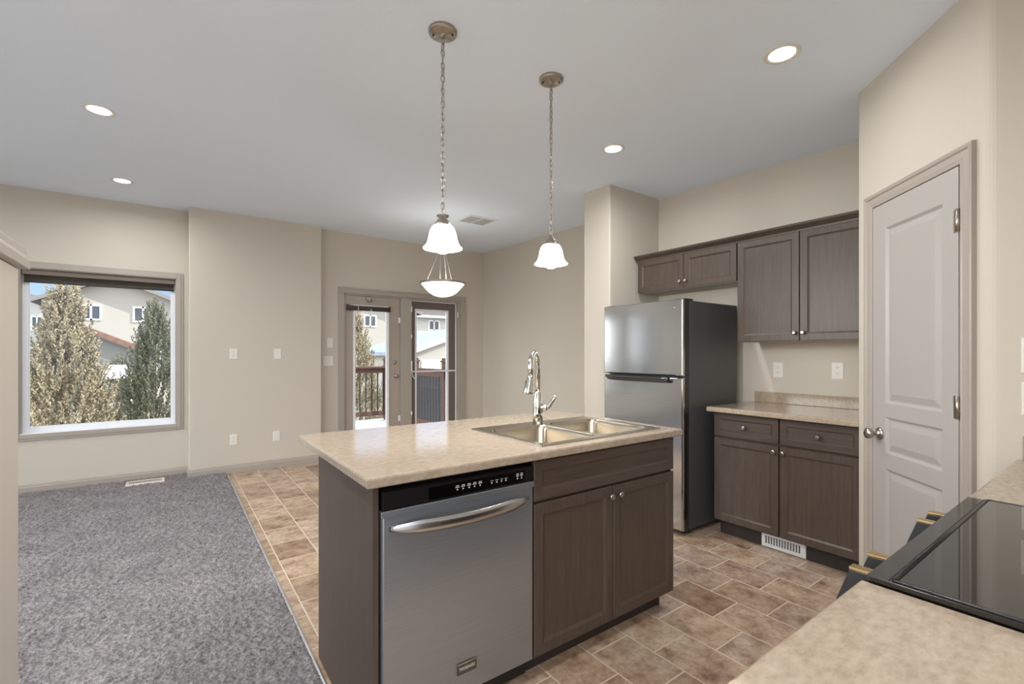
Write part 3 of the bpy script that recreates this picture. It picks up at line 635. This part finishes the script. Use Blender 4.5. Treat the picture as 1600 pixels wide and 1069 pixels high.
# ------------------------------------------------------------------ near counter run with the range
RX0, RX1 = 0.937, 1.640
for nm, lab, x0, x1 in (('worktop','beige laminate worktop left of the black range in the foreground',0.520,RX0-0.003),('worktop','beige laminate worktop right of the black range by the pantry',RX1+0.003,2.445)):
    o = worktop(nm, lab, x0, x1, YN+0.002, 0.292)
    b = MB(); b.box(x0, x1, YN+0.002, YN+0.02, 0.914, 0.998)
    if x1 > 2: b.box(2.427, 2.446, YN+0.02, 0.275, 0.914, 0.998)
    b.build('backsplash', M_LAM, o, 0.003)
FN = frame((0, 0.235, 0), (1,0,0), (0,1,0))
for lab, x0, x1 in (('dark oak base cabinet under the foreground worktop left of range',0.535,RX0-0.004),('dark oak base cabinet under the worktop between range and pantry',RX1+0.004,2.443)):
    t = thing('base_cabinet', lab, 'cabinet', ((x0+x1)/2, -0.05, 0))
    MB().box(x0, x1, YN+0.002, 0.235, 0.105, 0.880).build('carcass', M_WOOD, t)
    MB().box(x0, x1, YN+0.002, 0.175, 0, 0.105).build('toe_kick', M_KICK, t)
    d = panel_front('drawer_front', M_WOODX, t, FN, x0+0.003, x1-0.003, 0.708, 0.866, fw=0.04); knob(d, ((x0+x1)/2, 0.255, 0.787), (0,1,0))
    d = panel_front('door', M_WOOD, t, FN, x0+0.003, x1-0.003, 0.108, 0.697); knob(d, (x0+0.03, 0.255, 0.66), (0,1,0))
t = thing('kitchen_range', 'black glass-top slide-in range with knobs along its front edge', 'range', ((RX0+RX1)/2, -0.03, 0))
MB().box(RX0+0.002, RX1-0.002, YN+0.003, 0.24, 0.02, 0.912).build('body', M_BLACK, t)
b = MB(); rc = lambda i, z: [(RX0-0.006+i,-0.335+i,z),(RX1+0.006-i,-0.335+i,z),(RX1+0.006-i,0.282-i,z),(RX0-0.006+i,0.282-i,z)]
b.loops([rc(0.002,0.9142), rc(0,0.916), rc(0,0.9228), rc(0.001,0.924)]); b.build('top_trim', mat('range_trim', (24,21,18), 0.09, 0, None, 0.8), t)
b = MB(); b.cyl((RX0+0.004,0.246,0.9245),(RX1-0.004,0.246,0.9245),0.0045,12); b.box(RX0-0.002,RX1+0.002,0.252,0.2535,0.924,0.9248); b.cyl((RX0,0.246,0.9245),(RX0,-0.33,0.9245),0.0035,10); b.cyl((RX1,0.246,0.9245),(RX1,-0.33,0.9245),0.0035,10); b.build('glass_ridge', M_BLACK, t)
MB().box(RX0+0.004, RX1-0.004, -0.325, 0.241, 0.922, 0.9262).build('glass_top', M_GLASSTOP, t)
b = MB(); b.loops([[(x,0.24,0.914),(x,0.283,0.914),(x,0.283,0.905),(x,0.273,0.80),(x,0.24,0.80)] for x in (RX0+0.004, RX1-0.004)]); b.build('control_panel', M_BLACK, t, 0.002)
for x in (0.972, 1.062, 1.368, 1.452):
    kb = MB(); kb.lathe([(0.026,0),(0.025,0.006),(0.022,0.010)], (x,0.280,0.878), (0,1,0.1), 24); ko = kb.build('knob', M_NICKEL, t)
    MB().loops([[(x-0.011,0.286,0.850),(x+0.011,0.286,0.850),(x+0.011,0.286,0.9115),(x-0.011,0.286,0.9115)],[(x-0.010,0.338,0.846),(x+0.010,0.338,0.846),(x+0.010,0.316,0.911),(x-0.010,0.316,0.911)]]).build('grip', mat('knob_grip', (44,44,46), 0.35), ko, 0.0015)
    MB().box(x-0.011, x+0.011, 0.286, 0.3165, 0.9115, 0.9165).build('grip_edge', M_GOLD, ko, 0.001)
MB().box(RX0+0.01, RX1-0.01, 0.24, 0.272, 0.20, 0.79).build('oven_door', M_GLASSTOP, t, 0.004)
b = MB(); b.cyl((RX0+0.06,0.315,0.74),(RX1-0.06,0.315,0.74),0.011,14)
for x in (RX0+0.09, RX1-0.09): b.cyl((x,0.272,0.74),(x,0.315,0.74),0.008,10)
b.build('oven_handle', M_NICKEL, t)
MB().box(RX0+0.01, RX1-0.01, 0.24, 0.27, 0.03, 0.19).build('drawer', M_BLACK, t, 0.003)

# ------------------------------------------------------------------ outlets, switches, registers
def plate(name, label, cat, o, u, n, w=0.072, h=0.116, kind='outlet', group=None):
    fr = frame(o, u, n); t = thing(name, label, cat, o, group)
    rc = lambda i, d: [fr(-w/2+i,d,-h/2+i), fr(w/2-i,d,-h/2+i), fr(w/2-i,d,h/2-i), fr(-w/2+i,d,h/2-i)]
    MB().loops([rc(0,0.0002), rc(0,0.003), rc(0.003,0.006)]).build('cover_plate', M_WHITE, t)
    if kind == 'outlet':
        for zc in (-0.02, 0.02):
            b = MB(); b.loops([[fr(0.017*math.cos(a), d, zc+0.0145*math.sin(a)) for a in [2*PI*i/20 for i in range(20)]] for d in (0.006,0.0075)]); r = b.build('receptacle', M_WHITE, t)
            b = MB()
            for du in (-0.006, 0.006): b.obox(fr, du-0.0012, du+0.0012, 0.0075, 0.0078, zc+0.0005, zc+0.008)
            b.obox(fr, -0.002, 0.002, 0.0075, 0.0078, zc-0.009, zc-0.005); b.build('slots', M_SLOT, r)
    elif kind == 'switch':
        k = max(1, int(round(w/0.06)) if w > 0.1 else 1)
        for i in range(k):
            uc = (i-(k-1)/2)*0.046; MB().obox(fr, uc-0.016, uc+0.016, 0.006, 0.0095, -0.033, 0.033).build('rocker', M_WHITE, t, 0.002)
    else:
        b = MB(); b.obox(fr, -0.018, 0.018, 0.006, 0.0075, -0.034, 0.034); b.build('insert', M_WHITE, t, 0.001)
    return t
BX, BN = (1,0,0), (0,-1,0)
plate('wall_outlet', 'upper white duplex outlet on the bump-out wall left of patio doors', 'outlet', (0.548,5.86,1.286), BX, BN)
plate('wall_outlet', 'lower white duplex outlet on the bump-out wall near the baseboard', 'outlet', (0.548,5.86,0.360), BX, BN)
plate('wall_plate', 'upper blank white wall plate right of the upper outlet', 'wall plate', (0.978,5.86,1.286), BX, BN, kind='blank')
plate('wall_plate', 'lower blank white wall plate right of the lower outlet', 'wall plate', (0.968,5.86,0.355), BX, BN, kind='blank')
plate('light_switch', 'single white switch on the wall left of patio doors', 'switch', (1.581,5.99,1.420), BX, BN, 0.072, 0.122, 'switch')
plate('light_switch', 'double white switch below the single switch by the patio doors', 'switch', (1.563,5.99,1.199), BX, BN, 0.116, 0.118, 'switch')
KU, KN = (0,1,0), (-1,0,0)
plate('wall_outlet', 'white outlet above the worktop nearer the refrigerator', 'outlet', (3.72,1.680,1.166), KU, KN)
plate('wall_outlet', 'white outlet above the worktop nearer the pantry door', 'outlet', (3.72,1.289,1.170), KU, KN)
plate('light_switch', 'switch plate at the right edge on the pantry side wall', 'switch', (2.447,0.185,1.283), KU, KN, 0.19, 0.125, 'switch')
plate('wall_outlet', 'white outlet at the right edge above the backsplash', 'outlet', (2.447,0.214,1.130), KU, KN, 0.13, 0.116)
t = thing('floor_register', 'flat cream floor register in the carpet below the picture window', 'register', (-0.2, 5.86, 0.02))
b = MB(); rc = lambda i, z: [(-0.352+i,5.79+i,z),(-0.050-i,5.79+i,z),(-0.050-i,5.93-i,z),(-0.352+i,5.93-i,z)]
b.loops([rc(0,0.012), rc(0,0.028), rc(0.004,0.032), rc(0.018,0.032), rc(0.020,0.029)]); b.build('grille_frame', mat('register_cream', (222,212,200), 0.45), t)
b = MB()
for i in range(20): b.box(-0.326+i*0.0128, -0.320+i*0.0128, 5.812, 5.908, 0.0290, 0.0300)
b.build('louvre', M_SLOT, t)
t = thing('ceiling_vent', 'white two-panel return air vent on the ceiling near the patio doors', 'vent', (2.755, 4.45, cz(4.45)-0.012))
fr = lambda x, y, d: (x, y, cz(y)-d)
b = MB(); b.loops([[fr(2.58,4.30,d),fr(2.93,4.30,d),fr(2.93,4.60,d),fr(2.58,4.60,d)] for d in (-0.001,0.008)]); b.build('frame', M_REGISTER, t, 0.003)
for x0, x1 in ((2.605,2.745),(2.765,2.905)):
    b = MB()
    for i in range(12): y = 4.328+i*0.0208; b.loops([[fr(x0,y,d),fr(x1,y,d),fr(x1,y+0.013,d+0.002),fr(x0,y+0.013,d+0.002)] for d in (0.0075,0.0095)])
    b.build('grille', mat('vent_grille', (176,177,178), 0.5), t)

# ------------------------------------------------------------------ lights
def lamp(name, kind, loc, power, parent, size=0.1, spread=None, col=(0.985,0.99,1.0)):
    ld = bpy.data.lights.new(name, kind); ld.energy = power; ld.color = col
    if kind == 'AREA':
        ld.shape = 'DISK'; ld.size = size
        if spread: ld.spread = spread
    else: ld.shadow_soft_size = size
    o = bpy.data.objects.new(name, ld); COL.objects.link(o); o.parent = parent; o.location = loc; return o
def pot(x, y, label, pw=1.0, proto=[None]):
    if proto[0] is None:
        t = thing('recessed_light', label, 'ceiling light', (x, y, cz(y)), 'recessed ceiling lights')
        z = cz(y)
        b = MB(); b.lathe([(0.080,0.004),(0.080,-0.002),(0.076,-0.005),(0.058,-0.004),(0.055,0.004)], (x,y,z), (0,0,1), 40, False, False); b.build('trim_ring', M_WHITE, t)
        b = MB(); b.lathe([(0.0,-0.0008),(0.056,-0.0015),(0.056,0.003)], (x,y,z), (0,0,1), 40, False, True); b.build('lens', M_LENS, t)
        lamp('light', 'AREA', (0,0,-0.008), POT_W*pw, t, 0.11, 3.0)
        proto[0] = t; return t
    r = dup(proto[0], (x, y, cz(y)), label)
    for ch in r.children:
        if ch.type == 'LIGHT': ch.data = ch.data.copy(); ch.data.energy = POT_W*pw
    return r
pot(2.347, 1.043, 'recessed ceiling light in front of the pantry door, largest of the four', 0.15)
pot(2.525, 2.253, 'recessed ceiling light near the refrigerator column', 0.65)
pot(-0.342, 5.288, 'recessed ceiling light near the picture window', 0.5)
pot(-0.351, 3.764, 'recessed ceiling light over the carpet at the upper left', 0.5)
for x, y, pw, lb in ((-0.35,2.2,0.6,'added unseen recessed light over the near carpet'),(-0.35,0.7,0.8,'added unseen recessed light behind the half wall'),(-2.1,5.288,0.3,'added unseen recessed light left of the picture window'),(-2.1,3.764,0.3,'added unseen recessed light over the far left carpet'),(-2.1,2.2,0.3,'added unseen recessed light over the left carpet'),(-2.1,0.7,0.5,'added unseen recessed light by the near left corner'),(0.25,0.80,0.32,'added unseen recessed light above the near worktop end')):  # out-of-view lamps added to fill the room with light
    pot(x, y, lb, pw)

def pendant(x, y, label, proto=[None]):
    if proto[0] is not None: return dup(proto[0], (x, y, cz(1.87)), label)
    zc = cz(1.87); t = thing('pendant_light', label, 'pendant light', (x, y, zc), 'pendant lights over the island'); proto[0] = t
    b = MB(); b.lathe([(0.063,0.003),(0.063,-0.011),(0.0615,-0.014),(0.057,-0.0155),(0.050,-0.018),(0.016,-0.0195),(0.010,-0.023),(0.007,-0.034)], (x,y,zc), (0,0,1), 40); b.build('canopy', M_NICKEL, t)
    for k in (-1, 1): MB().cyl((x+0.034*k,y-0.026*k,zc-0.0175),(x+0.034*k,y-0.026*k,zc-0.024),0.004,10).build('screw', M_SLOT, t)
    z1, z0 = zc-0.03, 1.905; b = MB(); pitch = 0.0285; k = int(round((z1-z0)/pitch)); pitch = (z1-z0)/k
    for i in range(k):
        c = z1 - (i+0.5)*pitch; ang = (PI/2)*(i % 2) + 0.25*math.sin(i*1.7); ux, uy = math.cos(ang), math.sin(ang)
        lp = []
        for j in range(14):
            a = 2*PI*j/14; sx = 0.0078*math.sin(a); sz = (pitch*0.62)*math.cos(a); lp.append((x+ux*sx, y+uy*sx, c+sz))
        b.tube(lp, 0.0024, 6, True)
    b.build('chain', M_NICKEL, t)
    b = MB(); b.tube([(x+0.0015*math.sin(i*0.9), y+0.0015*math.cos(i*0.9), z1-(z1-z0)*i/40) for i in range(41)], 0.0014, 6); b.build('cord', mat('cord_grey', (150,142,130), 0.5), t)
    b = MB(); n = 32; prof = [(0.006,1.908),(0.012,1.902),(0.014,1.893),(0.026,1.882),(0.034,1.868),(0.037,1.856),(0.037,1.852)]
    ls = [[(x+r*(1+(0.05 if (j % 4 < 2 and 1.853 < z < 1.89) else 0))*math.cos(2*PI*j/n), y+r*(1+(0.05 if (j % 4 < 2 and 1.853 < z < 1.89) else 0))*math.sin(2*PI*j/n), z) for j in range(n)] for r, z in prof]
    b.loops(ls, True, True, True); b.build('shade_cap', M_NICKEL, t)
    pr = [(0.030,1.860),(0.044,1.857),(0.053,1.845),(0.060,1.825),(0.064,1.803),(0.069,1.784),(0.077,1.770),(0.0875,1.760)]
    b = MB(); b.lathe(pr + [(0.0865,1.757)] + [(r-0.004, z-0.001) for r, z in reversed(pr)], (x,y,0), (0,0,1), 48, False, False); b.build('lamp_shade', M_SHADE, t)
    b = MB(); b.lathe([(0.003,1.735),(0.018,1.738),(0.028,1.751),(0.030,1.772),(0.024,1.795),(0.014,1.82),(0.013,1.85)], (x,y,0), (0,0,1), 24); b.build('bulb', M_BULB, t)
    lamp('light', 'POINT', (0,0,1.718-zc), PENDANT_W, t, 0.03)
    return t
pendant(0.980, 1.870, 'frosted bell pendant light nearer the camera, left one over the island')
pendant(1.609, 1.862, 'frosted bell pendant light over the sink end of the island')

bx, by = 2.372, 4.524; zc = cz(by)
t = thing('dining_pendant', 'white glass bowl pendant hung on cables before the patio doors', 'pendant light', (bx, by, zc))
b = MB(); b.lathe([(0.066,0.003),(0.066,-0.008),(0.058,-0.016),(0.012,-0.022),(0.008,-0.03)], (bx,by,zc), (0,0,1), 36); b.build('canopy', M_NICKEL, t)
b = MB(); b.cyl((bx,by,zc-0.028),(bx,by,2.44),0.006,12); b.lathe([(0.006,2.452),(0.03,2.448),(0.03,2.438),(0.008,2.432)], (bx,by,0), (0,0,1), 24); b.build('stem', M_NICKEL, t)
for k in (225, 305, 85):
    a = math.radians(k-36); MB().cyl((bx+0.02*math.cos(a),by+0.02*math.sin(a),2.44),(bx+0.205*math.cos(a),by+0.205*math.sin(a),2.058),0.0026,8).build('cable', M_CABLE, t)
b = MB(); b.cyl((bx+0.02,by-0.01,2.44),(bx+0.03,by-0.015,2.0),0.0016,6); b.cyl((bx-0.02,by+0.01,2.44),(bx-0.026,by+0.02,2.0),0.0016,6); b.build('wire', M_CABLE, t)
pr = [(0.232,2.042),(0.215,2.02),(0.185,1.985),(0.145,1.945),(0.10,1.918),(0.05,1.904),(0.002,1.901)]
b = MB(); b.lathe(pr + [(max(r-0.006,0.001), z+0.006) for r, z in reversed(pr)], (bx,by,0), (0,0,1), 56, False, False); b.build('glass_bowl', M_SHADE, t)
b = MB(); b.tube([(bx+0.235*math.cos(a),by+0.235*math.sin(a),2.046) for a in [2*PI*i/56 for i in range(56)]], 0.012, 10, True); b.build('rim', M_NICKEL, t)
lamp('light', 'POINT', (0,0,2.10-zc), BOWL_W, t, 0.06)

# ------------------------------------------------------------------ outside: deck
GZ = -1.45
struct(MB().box(-120, 140, -90, 140, GZ-0.3, GZ).build('ground', M_GROUND, loc=(0,0,0)), 'winter lawn beyond the deck', 'ground')
struct(MB().box(0.9, 3.80, 6.19, 9.75, -0.22, -0.10).build('deck', M_DECK), 'snow-covered deck floor outside the patio doors', 'deck')
def deck_rail(label, fr, L_, posts, nb, bw):
    t = thing('deck_railing', label, 'railing', fr(L_/2, 0, -0.10))
    for u in posts:
        b = MB(); b.obox(fr, u-0.045, u+0.045, -0.045, 0.045, -0.10, 1.14); b.build('post', M_REDWOOD, t, 0.004)
        b = MB(); b.obox(fr, u-0.06, u+0.06, -0.06, 0.06, 1.14, 1.175); b.obox(fr, u-0.04, u+0.04, -0.04, 0.04, 1.175, 1.21); b.build('post_cap', M_REDWOOD, t, 0.004)
    MB().obox(fr, 0, L_, -0.07, 0.07, 0.985, 1.022).obox(fr, 0, L_, -0.02, 0.02, 0.885, 0.985).build('top_rail', M_REDWOOD, t, 0.003)
    MB().obox(fr, 0, L_, -0.02, 0.02, 0.0, 0.09).build('bottom_rail', M_REDWOOD, t, 0.003)
    for i in range(nb):
        u = L_*(i+0.5)/nb; MB().obox(fr, u-bw, u+bw, -0.012, 0.012, 0.06, 0.90).build('baluster', M_BALUSTER, t)
    return t
deck_rail('red-brown deck railing straight beyond the left patio door', frame((0.95, 9.55, 0), (1,0,0), (0,-1,0)), 2.72, (0.05, 1.4, 2.72), 22, 0.010)
deck_rail('red-brown side deck railing seen through the right storm door', frame((3.72, 6.5, 0), (0,1,0), (-1,0,0)), 2.95, (0.52, 1.68), 26, 0.026)

# ------------------------------------------------------------------ outside: trees
def tree(label, x, y, h, r, n, mats, seed, lean=0.0):
    rnd = random.Random(seed)
    t = thing('juniper_tree', label, 'tree', (x, y, GZ))
    b = MB(); b.lathe([(0.09,0),(0.06,h*0.4),(0.02,h*0.92)], (x,y,GZ-0.05), (lean,0,1), 10); b.build('trunk', M_BARK, t)
    # upright plumes: each a spray of short leafy shoots
    b = MB()
    plumes = []
    for i in range(n):
        f = rnd.random()**1.15; a = rnd.random()*2*PI
        zz = GZ + 0.1 + f*(h-0.35); rad = r*(1-f**1.7)*(0.5+0.5*rnd.random()) + 0.05
        plumes.append((x+lean*f*h+rad*math.cos(a), y+rad*math.sin(a), zz, a, f))
    plumes.append((x+lean*h, y, GZ+h-0.45, 0, 0.95))
    for px, py, pz, a, f in plumes:
        out = Vector((math.cos(a), math.sin(a), 0)); ax = (Vector((0,0,1)) + out*(0.55*(1-f)+0.1) + Vector((rnd.uniform(-.2,.2),rnd.uniform(-.2,.2),0))).normalized()
        ln = rnd.uniform(0.30, 0.55)
        for k in range(26):
            s_ = k/26; c = Vector((px,py,pz)) + ax*ln*s_
            d = (ax*rnd.uniform(0.5,1.1) + Vector((rnd.uniform(-1,1),rnd.uniform(-1,1),rnd.uniform(-.4,.7)))*0.75).normalized()
            sl = rnd.uniform(0.05,0.11)*(1.15-0.6*s_); w_ = rnd.uniform(0.010,0.019)
            sd = d.cross(Vector((rnd.uniform(-1,1),rnd.uniform(-1,1),rnd.uniform(-1,1)))).normalized()*w_
            sd2 = d.cross(sd).normalized()*w_*0.8
            tip = c+d*sl; m_ = c+d*sl*0.45
            b.add([c, m_+sd, m_-sd*0.5+sd2, m_-sd*0.5-sd2, tip], [(0,2,1),(0,3,2),(0,1,3),(4,1,2),(4,2,3),(4,3,1)])
    b.build('foliage', mats, t)
    return t
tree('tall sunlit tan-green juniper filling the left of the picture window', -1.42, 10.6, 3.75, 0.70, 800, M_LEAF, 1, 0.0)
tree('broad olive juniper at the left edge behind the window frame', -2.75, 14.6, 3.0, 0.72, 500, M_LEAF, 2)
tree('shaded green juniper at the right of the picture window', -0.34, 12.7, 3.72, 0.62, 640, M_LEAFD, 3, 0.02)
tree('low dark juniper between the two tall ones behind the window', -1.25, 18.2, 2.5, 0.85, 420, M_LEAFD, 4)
tree('juniper beside the deck railing seen through the left patio door', 3.62, 11.7, 3.75, 0.85, 760, M_LEAF, 5)

# ------------------------------------------------------------------ outside: houses
def house_window(t, x0, x1, z0, z1, y):
    b = MB(); rect_frame(b, x0, x1, z0, z1, (x1-x0)*0.10, y-0.08, y+0.02); xm = (x0+x1)/2; b.box(xm-(x1-x0)*0.05, xm+(x1-x0)*0.05, y-0.08, y+0.02, z0, z1)
    f = b.build('window', M_VINYL, t); MB().box(x0+0.05, x1-0.05, y-0.03, y+0.01, z0+0.05, z1-0.05).build('pane', M_HWIN, f)
def gable_house(label, x0, x1, y, depth, zw, apx, apz, wins, siding_m, roof_m, over=0.6, cat='house', name='neighbour_house', zb=GZ):
    t = thing(name, label, cat, ((x0+x1)/2, y+depth/2, zb))
    b = MB(); b.loops([[(x0,yy,zb),(x1,yy,zb),(x1,yy,zw),(apx,yy,apz),(x0,yy,zw)] for yy in (y, y+depth)]); b.build('wall', siding_m, t)
    sl0 = (apz-zw)/(apx-x0); sl1 = (apz-zw)/(x1-apx); e = 0.5; th = 0.22
    b = MB()
    for (ax, az, bx_, bz) in ((x0-e, zw-sl0*e, apx, apz), (x1+e, zw-sl1*e, apx, apz)):
        b.loops([[(ax,yy,az+0.02),(bx_,yy,bz+0.02),(bx_,yy,bz+th),(ax,yy,az+th)] for yy in (y-over, y+depth+over)])
    b.build('roof', roof_m, t)
    b = MB()
    for (ax, az, bx_, bz) in ((x0-e, zw-sl0*e, apx, apz), (x1+e, zw-sl1*e, apx, apz)):
        b.loops([[(ax,yy,az-0.05),(bx_,yy,bz-0.05),(bx_,yy,bz+th),(ax,yy,az+th)] for yy in (y-over-0.04, y-over)])
    b.build('fascia', M_ROOFR if roof_m is M_ROOFR else M_VINYL if roof_m is not M_ROOF else mat('fascia_grey', (120,116,114), 0.6), t)
    for wv in wins: house_window(t, *wv, y)
    return t
gable_house('cream sided gable house filling the middle of the picture window view', -7.2, 0.9, 45, 9, 5.0, -3.3, 6.75, [(-5.23,-4.05,3.68,4.82),(-2.31,-1.08,3.63,4.82)], M_SIDING, M_ROOF, 0.75)
gable_house('pale house with grey roof at the left edge of window view', -22.0, -8.3, 55, 9, 5.6, -15.5, 8.4, [(-9.4,-8.7,3.2,4.4),(-10.6,-9.9,3.2,4.4)], M_SIDING2, M_ROOF, 0.6)
gable_house('cream house whose upper wall shows through the left patio door', 10.8, 20.5, 45, 9, 5.4, 14.0, 7.4, [(15.05,16.30,3.87,5.05)], M_SIDING, M_ROOF, 0.75)
t = thing('neighbour_house', 'pale house with hip roof seen through the storm door', 'house', (30, 59, GZ))
MB().box(25.2, 36, 55, 64, GZ, 6.0).build('wall', M_SIDING2, t)
MB().box(22.6, 25.2, 57, 64, GZ, 5.6).build('wing', M_SIDING3, t)
b = MB(); b.add([(24.4,54.2,6.0),(36.8,54.2,6.0),(36.8,64.8,6.0),(24.4,64.8,6.0),(28.2,59.5,8.4),(33,59.5,8.4)], [(0,1,5,4),(1,2,5),(2,3,4,5),(3,0,4),(0,3,2,1)]); b.build('roof', M_ROOF, t)
MB().box(24.3,36.9,54.05,54.2,5.85,6.12).build('fascia', M_VINYL, t)
house_window(t, 26.75, 28.35, 4.25, 5.60, 55)
t = thing('garden_fence', 'dark board fence beyond the side deck railing', 'fence', (6.6, 12.5, GZ))
MB().box(6.6, 6.625, 7.5, 17.5, GZ+0.05, 0.78).build('boards', mat('fence_board', (84, 82, 88), 0.8), t)
MB().box(6.55, 6.6, 7.5, 17.5, 0.20, 0.28).build('rail', mat('fence_rail', (120, 118, 122), 0.8), t)
for i in range(5): MB().box(6.53, 6.62, 7.5+2.45*i, 7.59+2.45*i, GZ, 0.85).build('post', mat('fence_post', (92, 88, 90), 0.8), t)
# garage beyond the deck, gable end facing the house
g = gable_house('cream garage with slate blue roof beyond the deck', 10.6, 18.2, 24, 8, 1.32, 14.4, 2.62, [], M_SIDING, M_ROOFB, 0.25, 'garage', 'garage')
MB().box(11.25, 17.5, 23.94, 24.0, GZ, 0.92).build('garage_door', M_VINYL, g, 0.01)
gable_house('grey shed with brown roof between the junipers in window view', -5.0, -1.0, 30, 4, 1.30, -3.4, 2.42, [], M_SIDING3, M_ROOFR, 0.3, 'shed', 'garden_shed')
t = thing('garden_canopy', 'small snow-topped garden canopy on thin posts between the junipers', 'canopy', (-1.04, 16.2, GZ))
b = MB(); b.loops([[(-1.46,15.9,0.64),(-0.82,15.9,0.64),(-0.82,16.5,0.64),(-1.46,16.5,0.64)],[(-1.30,16.1,0.99),(-0.98,16.1,0.99),(-0.98,16.3,0.99),(-1.30,16.3,0.99)]]); b.build('snowy_roof', M_SNOW, t)
for x in (-1.43, -0.85):
    for y in (15.93, 16.47): MB().cyl((x,y,GZ),(x,y,0.63),0.014,8).build('post', M_STRIP, t)
